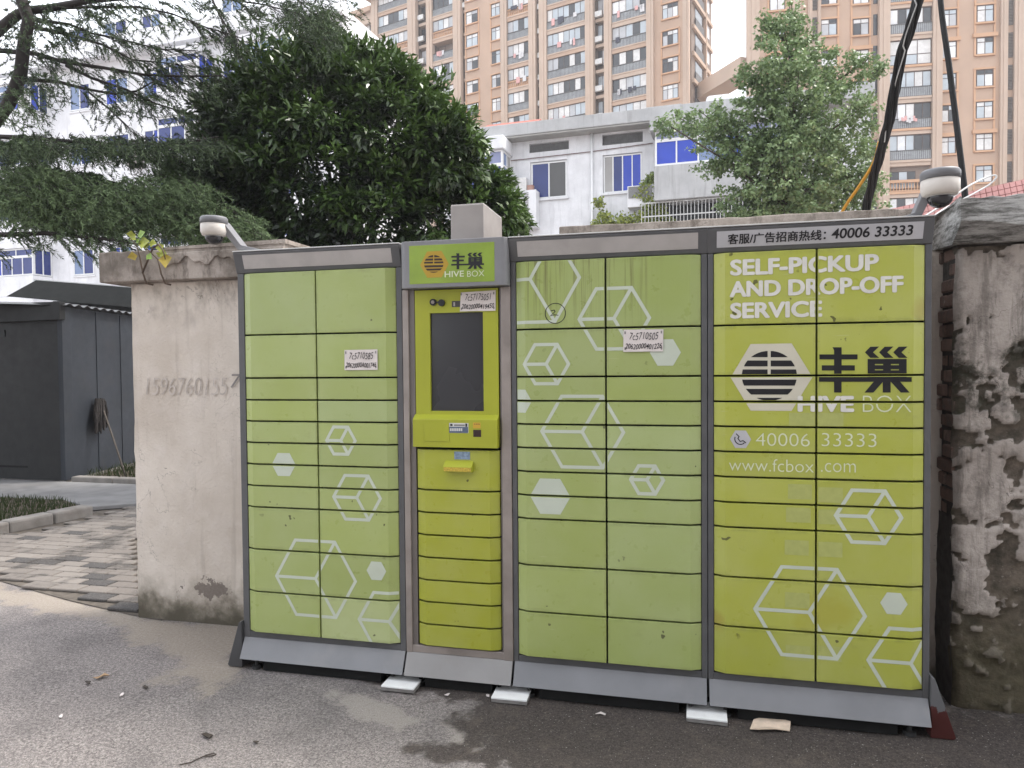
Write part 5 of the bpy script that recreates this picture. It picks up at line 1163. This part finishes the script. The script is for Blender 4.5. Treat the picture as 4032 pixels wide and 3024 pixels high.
# ================================================================ cables
def cable(name, label, pts, rad_, m, group=None, seg=8, wob=0.):
    P = [Vector(atD(x, y, d)) for x, y, d in pts]
    Q = []
    for i in range(len(P) - 1):
        p_1, p0_, p1_, p2_ = P[max(i - 1, 0)], P[i], P[i + 1], P[min(i + 2, len(P) - 1)]
        for k in range(10):
            t_ = k / 10; q = .5 * ((2 * p0_) + (p1_ - p_1) * t_ + (2 * p_1 - 5 * p0_ + 4 * p1_ - p2_) * t_ * t_ + (3 * p0_ - p_1 - 3 * p1_ + p2_) * t_ ** 3)
            Q.append(q + Vector((nz(q.z, i, 0, 5), 0, 0)) * wob)
    Q.append(P[-1]); return Q
ckm = M('cable_black', (.012, .012, .013), .6, .2, 20); cko = M('cable_orange', (.62, .30, .03), .5); ckw = M('cable_white', (.6, .6, .6), .5)
par = thing('cable_bundle', 'thick bundle of twisted black cables slanting down to the ginkgo', 'cable', tuple(atD(3410, 840, 5.6)))
base = cable('', '', [(3680, -260, 4.3), (3610, 20, 4.4), (3545, 240, 4.6), (3500, 480, 4.9), (3450, 660, 5.3), (3415, 800, 5.6), (3400, 900, 5.7)], 0, None)
for k in range(5):
    n = len(base); Q = []
    for i, q in enumerate(base):
        a = k * 1.257 + i * .16; rr_ = .022 + .008 * nz(i * .3, k, 0); Q.append(q + Vector((math.cos(a) * rr_, math.sin(a) * rr_, 0)))
    MB().tube(Q, .0135, 7).build('cable_strand', ckm, par, smooth=True)
Q = cable('', '', [(3670, -260, 4.3), (3600, 20, 4.35), (3560, 200, 4.5), (3500, 440, 4.85), (3482, 560, 5.0)], 0, None, wob=.02); MB().tube(Q, .004, 5).build('pale_wire', M('wire_pale', (.45, .45, .44), .6), par, smooth=True)
Q = cable('', '', [(3462, 560, 5.15), (3440, 640, 5.3), (3385, 730, 5.4), (3330, 810, 5.5), (3295, 880, 5.6)], 0, None); tag(MB().tube(Q, .012, 8).build('orange_cable', cko, smooth=True), 'thin orange cable branching down from the black bundle', 'cable')
Q = cable('', '', [(3690, -260, 4.2), (3705, 20, 4.2), (3740, 280, 4.2), (3785, 640, 4.2), (3800, 770, 4.2), (3812, 900, 4.2)], 0, None); tag(MB().tube(Q, [.0145 + .004 * i / len(Q) for i in range(len(Q))], 10).build('black_cable', ckm, smooth=True), 'single straight black cable behind the right dome camera', 'cable')
Q = cable('', '', [(3640, 852, 3.35), (3720, 800, 3.4), (3810, 735, 3.45), (3880, 700, 3.5), (3915, 690, 3.5), (3922, 700, 3.5), (3890, 730, 3.5), (3800, 780, 3.45), (3730, 815, 3.4), (3680, 848, 3.35), (3650, 872, 3.3)], 0, None); tag(MB().tube(Q, .0042, 6).build('white_cable', ckw, smooth=True), 'thin white cable looping up from the end of the locker roof', 'cable')

# ================================================================ trees
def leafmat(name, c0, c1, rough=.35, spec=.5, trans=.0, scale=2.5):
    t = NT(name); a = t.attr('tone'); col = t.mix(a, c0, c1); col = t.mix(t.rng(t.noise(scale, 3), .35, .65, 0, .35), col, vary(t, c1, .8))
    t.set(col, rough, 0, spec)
    if trans:
        tr_ = t.n('ShaderNodeBsdfTranslucent'); t.l(col, tr_.inputs['Color']); ms = t.n('ShaderNodeMixShader'); ms.inputs[0].default_value = trans
        o = [n for n in t.t.nodes if n.type == 'OUTPUT_MATERIAL'][0]; t.l(t.b.outputs[0], ms.inputs[1]); t.l(tr_.outputs[0], ms.inputs[2]); t.l(ms.outputs[0], o.inputs['Surface'])
    return t.m
def leaf_cloud(Pn, Nrm, Dir, L, Wd, fold=.25, tone=None):
    """diamond leaves: centre base Pn, growing along Dir, facing Nrm; arrays"""
    n = len(Pn); Dir = Dir / np.linalg.norm(Dir, axis=1, keepdims=True); S_ = np.cross(Dir, Nrm); S_ /= np.linalg.norm(S_, axis=1, keepdims=True) + 1e-9; N2 = np.cross(S_, Dir)
    L = L[:, None]; Wd = Wd[:, None]
    a = Pn; b = Pn + Dir * L * .45 + S_ * Wd * .5 + N2 * Wd * fold; c_ = Pn + Dir * L - N2 * L * .12; d = Pn + Dir * L * .45 - S_ * Wd * .5 + N2 * Wd * fold
    V = np.stack([a, b, c_, d], 1).reshape(-1, 3); F_ = (np.arange(n)[:, None] * 4 + np.array([[0, 1, 2, 3]])); tn = np.repeat(tone if tone is not None else rng.random(n), 4)
    return V, F_, tn
def unit(n): v = rng.normal(size=(n, 3)); return v / np.linalg.norm(v, axis=1, keepdims=True)
barkm = M('bark', (.075, .06, .05), .9, .3, 12, bump=.8, bscale=40)
# ---- dense dark evergreen
DE = 8.6; mpx = K * DE / FPX
lob = [(605, 330, 150), (700, 300, 185), (830, 330, 165), (650, 195, 90), (755, 200, 105), (705, 120, 48), (525, 245, 75), (900, 275, 100), (955, 335, 85), (1000, 425, 100), (1055, 470, 65), (500, 350, 70), (525, 470, 95), (620, 480, 150), (800, 480, 160), (945, 490, 125), (835, 175, 60), (875, 190, 35), (700, 400, 170), (1090, 500, 50), (980, 290, 45), (385, 388, 28), (440, 400, 34)]
lob = [(np.array(dD(x, y, DE + random.uniform(-.45, .45))), r * mpx) for x, y, r in lob]
ev = thing('evergreen_tree', 'large dense dark-leaved evergreen tree behind the left lockers', 'tree', (float(dD(760, 500, DE)[0]), float(dD(760, 500, DE)[1]), 0))
Pn = []; Nn = []; To = []
def lumpy(d, c_): return np.array([1 + .20 * noise.noise(Vector(q * 2.4 + c_)) + .12 * noise.noise(Vector(q * 6 + c_ * 2)) for q in d])
def inside(p): return np.max(np.stack([1 - np.linalg.norm(p - c2, axis=1) / r2 for c2, r2 in lob], 0), 0)
def facing(p, d): t_ = CAM - p; t_ = t_ / np.linalg.norm(t_, axis=1, keepdims=True); return (d * t_).sum(1)
for c_, r in lob:
    # inner foliage, the crown's inner shade painted as a dark tone
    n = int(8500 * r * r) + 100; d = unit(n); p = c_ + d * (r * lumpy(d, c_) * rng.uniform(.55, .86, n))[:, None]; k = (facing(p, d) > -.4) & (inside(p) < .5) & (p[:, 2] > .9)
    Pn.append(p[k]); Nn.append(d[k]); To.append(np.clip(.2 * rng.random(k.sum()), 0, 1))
    # leafy sprays over it, with dark gaps between them
    m = int(150 * r * r) + 8; d = unit(m); cc = c_ + d * (r * lumpy(d, c_) * rng.uniform(.84, 1.02, m))[:, None]; k = (facing(cc, d) > -.35) & (inside(cc) < .30) & (cc[:, 2] > .9); cc = cc[k]; d = d[k]
    for q, dq in zip(cc, d):
        nl = random.randint(34, 60); e = unit(nl); sz = random.uniform(.10, .20); p = q + e * sz * rng.random((nl, 1)) ** .55 * np.array([1, 1, .8]); tb_ = random.uniform(-.05, .5) + .30 * dq[2] + .32 * dq[0] + .35 * sstep(q[0], -1.2, .6)  # lit top and right side of the crown painted into leaf tone
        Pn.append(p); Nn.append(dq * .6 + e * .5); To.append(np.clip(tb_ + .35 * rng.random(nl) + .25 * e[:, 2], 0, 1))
# sprays breaking the outline
for x, y in [(515, 118), (640, 62), (700, 58), (716, 90), (752, 96), (830, 120), (845, 128), (872, 160), (905, 205), (950, 235), (1010, 285), (1030, 330), (1005, 262), (1085, 400), (1122, 450), (452, 250), (362, 378), (380, 360), (400, 395), (450, 180), (482, 135), (560, 88), (600, 90), (690, 80), (825, 140), (1125, 490), (960, 262)]:
    c_ = np.array(dD(x, y + 14, DE + random.uniform(-.3, .3))); n = 60; d = unit(n); p = c_ + d * np.array([.11, .11, .20]) * rng.random((n, 1)) ** .5; Pn.append(p); Nn.append(d * .6 + np.array([0, 0, .5])); To.append(np.clip(.4 + .6 * rng.random(n), 0, 1))
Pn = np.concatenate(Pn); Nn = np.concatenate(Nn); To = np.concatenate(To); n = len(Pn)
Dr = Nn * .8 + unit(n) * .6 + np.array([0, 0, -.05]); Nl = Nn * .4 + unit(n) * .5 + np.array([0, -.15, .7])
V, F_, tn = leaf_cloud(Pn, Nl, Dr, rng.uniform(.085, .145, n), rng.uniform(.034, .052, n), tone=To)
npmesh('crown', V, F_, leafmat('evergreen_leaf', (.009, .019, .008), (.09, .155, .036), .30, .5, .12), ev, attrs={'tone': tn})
b = MB(); bp = Vector(ev.location); b.tube([bp, bp + Vector((.05, .1, 1.2)), bp + Vector((0, .1, 2.4)), bp + Vector((-.1, .2, 3.8))], [.17, .14, .11, .04], 10)
b.build('trunk', barkm, ev, smooth=True)
lm_ = MB()
for k in range(16):
    c_, r = random.choice(lob); s0 = bp + Vector((0, .1, random.uniform(1.2, 3.0))); e_ = Vector(c_); lm_.tube([s0, (s0 + e_) / 2 + Vector((0, 0, .15)), e_], [.05, .03, .012], 6)
lm_.build('limbs', barkm, ev)
# ---- ginkgo
DG = 15.; mg = K * DG / FPX
gl = [(1712, 40, 34), (1700, 90, 60), (1750, 120, 62), (1690, 150, 75), (1640, 190, 70), (1790, 180, 60), (1720, 220, 95), (1600, 270, 75), (1860, 140, 38), (1840, 250, 55), (1700, 310, 120), (1800, 330, 85), (1540, 262, 48), (1480, 262, 34), (1440, 268, 22), (1560, 340, 60), (1700, 410, 120), (1860, 330, 40), (1620, 400, 80), (1800, 430, 90), (1870, 420, 45), (1660, 60, 28), (1520, 300, 36), (1900, 150, 20), (1640, 455, 85), (1760, 455, 95), (1715, 380, 110), (1715, 270, 90), (1850, 385, 60), (1600, 340, 60)]
gk = thing('ginkgo_tree', 'loose pale-green ginkgo tree in front of the white house', 'tree', (float(dD(1715, 480, DG)[0]), float(dD(1715, 480, DG)[1]), 0))
gp_ = Vector(gk.location); trunk_top = Vector(dD(1706, 14, DG)); b = MB()
tpts = [gp_, gp_ + Vector((.03, 0, 2.5)), Vector(dD(1715, 330, DG)), Vector(dD(1708, 150, DG)), trunk_top]; b.tube(tpts, [.15, .12, .085, .05, .012], 9); b.build('trunk', barkm, gk, smooth=True)
lm_ = MB(); Pn = []; Nn = []; To = []
for x, y, r in gl:
    c_ = np.array(dD(x, y, DG + random.uniform(-.7, .7))); r_ = r * mg
    zq = max(2.5, c_[2] - abs(c_[0] - gp_.x) * .55 - .3); fr_ = (zq - 2.5) / (trunk_top.z - 2.5); s0 = Vector((gp_.x, gp_.y, zq)); lm_.tube([s0, (s0 + Vector(c_)) / 2 + Vector((0, 0, .12)), Vector(c_), Vector(c_) + (Vector(c_) - s0).normalized() * r_ * .8], [.035, .022, .012, .005], 5)
    ncl = int(23 * (r_ / .5) ** 2) + 6
    for _ in range(ncl):
        cc = c_ + unit(1)[0] * r_ * random.random() ** .42; m_ = random.randint(20, 34); d = unit(m_)
        p = cc + d * np.array([.18, .18, .12]) * rng.random((m_, 1)) ** .6; Pn.append(p); Nn.append(d * .4 + np.array([0, -.1, .75])); To.append(np.clip(.5 * rng.random(m_) + random.uniform(0, .55), 0, 1))
lm_.build('limbs', barkm, gk)
Pn = np.concatenate(Pn); Nn = np.concatenate(Nn); To = np.concatenate(To); n = len(Pn)
V, F_, tn = leaf_cloud(Pn, Nn + unit(n) * .55, unit(n) + np.array([0, 0, -.35]), rng.uniform(.06, .085, n), rng.uniform(.055, .08, n), .12, To)
npmesh('crown', V, F_, leafmat('ginkgo_leaf', (.10, .165, .07), (.25, .34, .15), .45, .4, .25), gk, attrs={'tone': tn})
# ---- cedar: dark limbs reaching in from the left with hanging needle sprays
cz = .4521 / K      # zoom pixels of the top-left crop -> display pixels
def cp_(pts, D0, D1): n = len(pts); return [Vector(dD(x * cz, y * cz, D0 + (D1 - D0) * i / max(1, n - 1))) for i, (x, y) in enumerate(pts)]
cdr = thing('cedar_tree', 'dark cedar with long drooping branches reaching in from the upper left', 'tree', (float(dD(-260, 900, 8.2)[0]), float(dD(-260, 900, 8.2)[1]), 0))
cb0 = Vector(cdr.location); tb = MB()
tb.tube([cb0, cb0 + Vector((.1, .05, 2.2)), cb0 + Vector((.25, .1, 4.4)), cb0 + Vector((.3, .1, 7.5)), cb0 + Vector((.32, .1, 10))], [.26, .22, .18, .12, .04], 12); tb.build('trunk', barkm, cdr, smooth=True)
def trunk_at(z): return cb0 + Vector((.1 + .045 * z, .08, z))
br = []   # (points, r0, r1)
def limb(pts, r0, r1, D0=7.9, D1=7.6, link=True):
    P = cp_(pts, D0, D1)
    if link: z = P[0].z - .25; P = [trunk_at(z)] + P
    br.append((P, r0, r1))
limb([(-60, 1090), (80, 900), (180, 650), (205, 420), (250, 170), (175, -40)], .075, .06)
limb([(-40, 290), (110, 160), (210, 95), (420, 75), (700, 20), (960, -60)], .075, .03)
limb([(0, 440), (300, 465), (560, 540), (900, 590), (1250, 650), (1600, 665), (1930, 660)], .036, .009)
limb([(580, 570), (800, 680), (1100, 780), (1350, 900), (1720, 1015)], .022, .007, link=False)
limb([(200, 690), (500, 710), (750, 775), (1000, 820), (1200, 790), (1370, 690)], .026, .006, link=False)
limb([(260, 170), (600, 210), (800, 290), (1050, 340), (1400, 430), (1700, 440)], .02, .005, link=False)
limb([(250, 230), (600, 300), (900, 390), (1150, 520), (1560, 560)], .024, .006, link=False)
limb([(770, 800), (950, 950), (1080, 1070), (1180, 1180)], .012, .005, link=False)
limb([(0, 1190), (300, 1200), (700, 1240), (1100, 1260), (1600, 1250), (1900, 1190)], .034, .008)
limb([(1000, 1350), (1250, 1380), (1550, 1360)], .011, .005, link=False)
limb([(420, 75), (800, 60), (1200, 60), (1500, 120), (1800, 240), (2100, 330)], .02, .005, link=False)
limb([(350, 110), (480, 300), (580, 460)], .012, .006, link=False)
limb([(700, 20), (1200, -20), (1800, -30), (2300, 40), (2600, 120)], .022, .005, link=False)
limb([(1820, -60), (1880, 60), (1950, 200), (2030, 330)], .016, .006, link=False)
limb([(0, 2044), (400, 2030), (700, 2060), (1000, 2090), (1230, 2135)], .036, .009, 7.2, 7.0)
limb([(0, 1640), (400, 1620), (900, 1700), (1300, 1790), (1800, 1880), (2150, 2010)], .026, .006, 7.4, 7.2)
limb([(0, 1500), (300, 1440), (600, 1500)], .02, .006)
limb([(300, 1560), (700, 1500), (1100, 1620), (1500, 1700)], .016, .005, link=False)
lm_ = MB()
for P, r0, r1 in br:
    n = len(P); lm_.tube(P, [r0 + (r1 - r0) * (i / (n - 1)) ** .7 for i in range(n)], 7)
lm_.build('limbs', M('cedar_bark', (.028, .023, .021), .9, .3, 14), cdr, smooth=True)
# sprays: (cx, cy, rx, ry, count, tone) in display pixels
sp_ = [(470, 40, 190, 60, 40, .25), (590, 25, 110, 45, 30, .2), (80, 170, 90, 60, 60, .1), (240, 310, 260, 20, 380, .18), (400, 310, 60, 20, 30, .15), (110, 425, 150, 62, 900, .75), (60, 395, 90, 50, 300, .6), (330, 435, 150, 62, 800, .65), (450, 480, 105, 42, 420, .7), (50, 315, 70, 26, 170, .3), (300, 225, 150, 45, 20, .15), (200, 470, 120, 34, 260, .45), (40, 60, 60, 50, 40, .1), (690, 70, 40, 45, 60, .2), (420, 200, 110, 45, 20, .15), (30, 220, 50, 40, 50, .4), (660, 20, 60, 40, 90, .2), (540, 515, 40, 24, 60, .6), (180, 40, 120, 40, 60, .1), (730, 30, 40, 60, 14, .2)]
NB = 30; VV = []; TT = []; tw_ = MB()
for cx, cy, rx, ry, cnt, tone in sp_:
    for _ in range(int(cnt * 1.15)):
        a = random.uniform(0, 6.283); q = random.random() ** .6; px, py = cx + rx * q * math.cos(a), cy + ry * q * math.sin(a)
        if py > 545: continue
        DDp = random.uniform(6.9, 8.4); o = np.array(dD(px, py, DDp)); L = random.uniform(.12, .30)
        dr_ = np.array([random.uniform(.1, 1.) if random.random() < .75 else random.uniform(-.8, .1), random.uniform(-.5, .5), random.uniform(-.75, .05)]); dr_ /= np.linalg.norm(dr_)
        tt_ = (np.arange(NB) + rng.random(NB)) / NB; cen = o + dr_ * (tt_ * L)[:, None] + np.array([0, 0, -.25]) * (tt_ ** 2 * L)[:, None]
        nd = unit(NB) * .8 + dr_ * .9; nd /= np.linalg.norm(nd, axis=1, keepdims=True); ln = rng.uniform(.025, .05, NB)[:, None]; sd_ = np.cross(nd, unit(NB)); sd_ /= np.linalg.norm(sd_, axis=1, keepdims=True) + 1e-9; wd = .0048
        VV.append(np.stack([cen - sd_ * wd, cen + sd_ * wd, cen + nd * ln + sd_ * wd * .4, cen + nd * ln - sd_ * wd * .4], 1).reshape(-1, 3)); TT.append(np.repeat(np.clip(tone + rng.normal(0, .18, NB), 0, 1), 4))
        if random.random() < .30: tw_.tube([o - dr_ * .06, o + dr_ * L * .6 + np.array([0, 0, -.02])], [.0035, .0015], 3, False)
def spray(o, dr_, L, tone):
    tt_ = (np.arange(NB) + rng.random(NB)) / NB; cen = o + dr_ * (tt_ * L)[:, None] + np.array([0, 0, -.3]) * (tt_ ** 2 * L)[:, None]
    nd = unit(NB) * .7 + dr_ * .9; nd /= np.linalg.norm(nd, axis=1, keepdims=True); ln = rng.uniform(.02, .042, NB)[:, None]; sd_ = np.cross(nd, unit(NB)); sd_ /= np.linalg.norm(sd_, axis=1, keepdims=True) + 1e-9; wd = .0042
    VV.append(np.stack([cen - sd_ * wd, cen + sd_ * wd, cen + nd * ln + sd_ * wd * .4, cen + nd * ln - sd_ * wd * .4], 1).reshape(-1, 3)); TT.append(np.repeat(np.clip(tone + rng.normal(0, .15, NB), 0, 1), 4))
for li, (P, r0, r1) in enumerate(br):
    if li == 0: continue
    for i in range(len(P) - 1):
        seg = P[i + 1] - P[i]; L_ = seg.length; fr_ = (i + .5) / (len(P) - 1)
        if L_ > 2.2: continue
        for _ in range(int(L_ * (10 + 46 * fr_) * (.5 if P[i].z > 4.0 else .9))):
            q = P[i] + seg * random.random(); dn = seg.normalized()
            if q.x < -5.2: continue
            sgn = random.choice((-1, 1)); out_d = Vector((dn.x * .7 + random.uniform(-.2, .5), dn.y + sgn * random.uniform(.2, 1.0), dn.z * .6 + random.uniform(-.75, .22))).normalized(); Ltw = random.uniform(.18, .5) * (.55 + .6 * fr_)
            tw_.tube([q, q + out_d * Ltw * .6 + Vector((0, 0, -.02)), q + out_d * Ltw + Vector((0, 0, -.07))], [.0042, .003, .0015], 3, False)
            for kk in range(random.randint(2, 4)):
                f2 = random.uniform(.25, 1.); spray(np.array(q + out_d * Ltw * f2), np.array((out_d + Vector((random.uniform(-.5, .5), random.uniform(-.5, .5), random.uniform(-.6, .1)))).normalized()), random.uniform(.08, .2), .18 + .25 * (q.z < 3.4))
V = np.concatenate(VV); tn = np.concatenate(TT); F_ = np.arange(len(V)).reshape(-1, 4)
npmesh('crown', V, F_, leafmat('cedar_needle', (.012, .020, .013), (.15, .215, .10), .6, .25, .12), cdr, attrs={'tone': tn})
tw_.build('twigs', MATS['cedar_bark'], cdr)

# ---- creeper and pot plants on the house
def vine(name, label, cat, pts, n, spread, col0, col1, size=.12):
    V_ = []; P_ = []; 
    for x, y, s in pts:
        m_ = int(n * s); d = unit(m_); P_.append(np.array(pts_at(x, y)) + d * spread * s * rng.random((m_, 1)) ** .5 * np.array([1, .5, 1]))
    P_ = np.concatenate(P_); m_ = len(P_); V2, F2, t2 = leaf_cloud(P_, unit(m_) * .7 + np.array([-.07, -1, .3]), unit(m_) + np.array([0, 0, -.4]), rng.uniform(size * .7, size * 1.3, m_), rng.uniform(size * .6, size, m_))
    o = npmesh(name, V2, F2, leafmat(name + '_leaf', col0, col1, .45, .4, .25), None, attrs={'tone': t2}); return tag(o, label, cat)
def pts_at(x, y): s_, z_ = HO.hit(x, y, .5); return HO.P0 + HO.u * s_ + HO.n * .55 + np.array([0, 0, z_])
vine('creeper', 'yellow-green creeper climbing over the house grille and louvred box', 'plant', [(2400, 880, 1), (2380, 850, .8), (2450, 870, 1), (2500, 880, 1.2), (2540, 860, 1.3), (2570, 830, 1.3), (2560, 790, 1), (2530, 760, .9), (2545, 740, .8), (2600, 850, 1), (2350, 890, .8), (2360, 800, .7), (2600, 810, .8), (2640, 880, .7)], 170, .42, (.09, .14, .02), (.36, .40, .07), .13)
vine('pot_plant', 'feathery green plant on the ledge beside the right blue window of the house', 'plant', [(2560, 705, 1), (2545, 725, .8), (2575, 695, .8)], 160, .30, (.10, .17, .04), (.30, .36, .09), .1)
# ---- small sapling growing from the wall coping
sp2 = thing('wall_sapling', 'thin sapling with yellow-green leaves sprouting from the wall coping', 'plant', (-.86, .40, 2.0))
zz5 = lambda x, y, yy: Vector(onY(x * .4521, 750 + y * .4521, yy))
st_m = M('sapling_stem', (.10, .07, .05), .8)
for pts in ([(1335, 822, .40), (1275, 810, .385), (1245, 720, .37), (1215, 570, .36), (1190, 480, .34), (1130, 410, .33)], [(1490, 822, .40), (1440, 810, .385), (1405, 730, .37), (1375, 600, .36), (1240, 470, .35), (1200, 460, .34)], [(1240, 720, .37), (1330, 500, .35), (1380, 470, .34), (1420, 520, .33), (1440, 600, .33)]):
    MB().tube([zz5(*q) for q in pts], [.006, .006, .005, .004, .003, .002][:len(pts)], 6).build('stem', st_m, sp2, smooth=True)
sl_m = [M('sapling_leaf', (.30, .33, .05), .45, .25, 30), M('sapling_leaf_green', (.20, .32, .05), .45, .2, 30), M('sapling_leaf_ochre', (.38, .29, .05), .5, .2, 30)]
for x, y, a, s, k in ((1230, 380, .3, 1.0, 1), (1140, 385, 2.9, .8, 0), (1160, 410, -.6, .8, 0), (1250, 455, .1, 1.4, 0), (1330, 460, -.1, .9, 0), (1395, 500, -1.2, .9, 0), (1420, 545, -.2, .9, 0), (1440, 610, -1.4, 1.3, 2), (1300, 578, -.5, .8, 1), (1155, 575, 3.3, .9, 2), (1385, 560, 2.6, .6, 0), (1200, 440, .5, .6, 1), (1275, 478, .2, .8, 0)):
    c0 = zz5(x, y, .34); L = .064 * s; w_ = .036 * s; d = Vector((math.cos(a), -.2, math.sin(a))); sd_ = Vector((-math.sin(a), .3, math.cos(a))).normalized(); up = Vector((0, -.3, .5))
    p = [c0 - d * L * .5, c0 - d * L * .1 + sd_ * w_ * .8 + up * .004, c0 + d * L * .55, c0 - d * L * .1 - sd_ * w_ * .8 + up * .004, c0 + Vector((0, .004, -.003))]
    MB().add(p, [(0, 4, 1), (1, 4, 2), (2, 4, 3), (3, 4, 0)]).build('leaf', sl_m[k], sp2)

# ---- unseen building added behind the camera to shade locker fronts and darken their gloss
ob = thing('shading_building', 'plain grey unseen building added behind the viewer to shade the lockers', 'building', (4, -10, 0))
MB().box(-2.2, 16, -20, -10, 0, 13).build('wall', rough_white('shading_building_render', (.30, .29, .28), .4, (.2, .19, .18)), ob)
for i in range(6):
    for k in range(4):
        x0 = -1.6 + i * 2.9; MB().box(x0, x0 + 1.6, -9.99, -9.95, 1.2 + k * 3, 2.7 + k * 3).build('window', panes[2], ob)

# ================================================================ thin summer haze
t = NT('haze_air'); vs_ = t.n('ShaderNodeVolumePrincipled'); vs_.inputs['Density'].default_value = .001; vs_.inputs['Color'].default_value = (.93, .95, 1, 1); vs_.inputs['Anisotropy'].default_value = .2
oo = [n for n in t.t.nodes if n.type == 'OUTPUT_MATERIAL'][0]; t.t.nodes.remove(t.b); t.l(vs_.outputs[0], oo.inputs['Volume'])
hz_ = MB().box(-420, 420, -320, 520, -1.2, 64).build('haze', t.m, kind='stuff'); tag(hz_, 'thin pale summer haze filling the air between the buildings', 'haze')
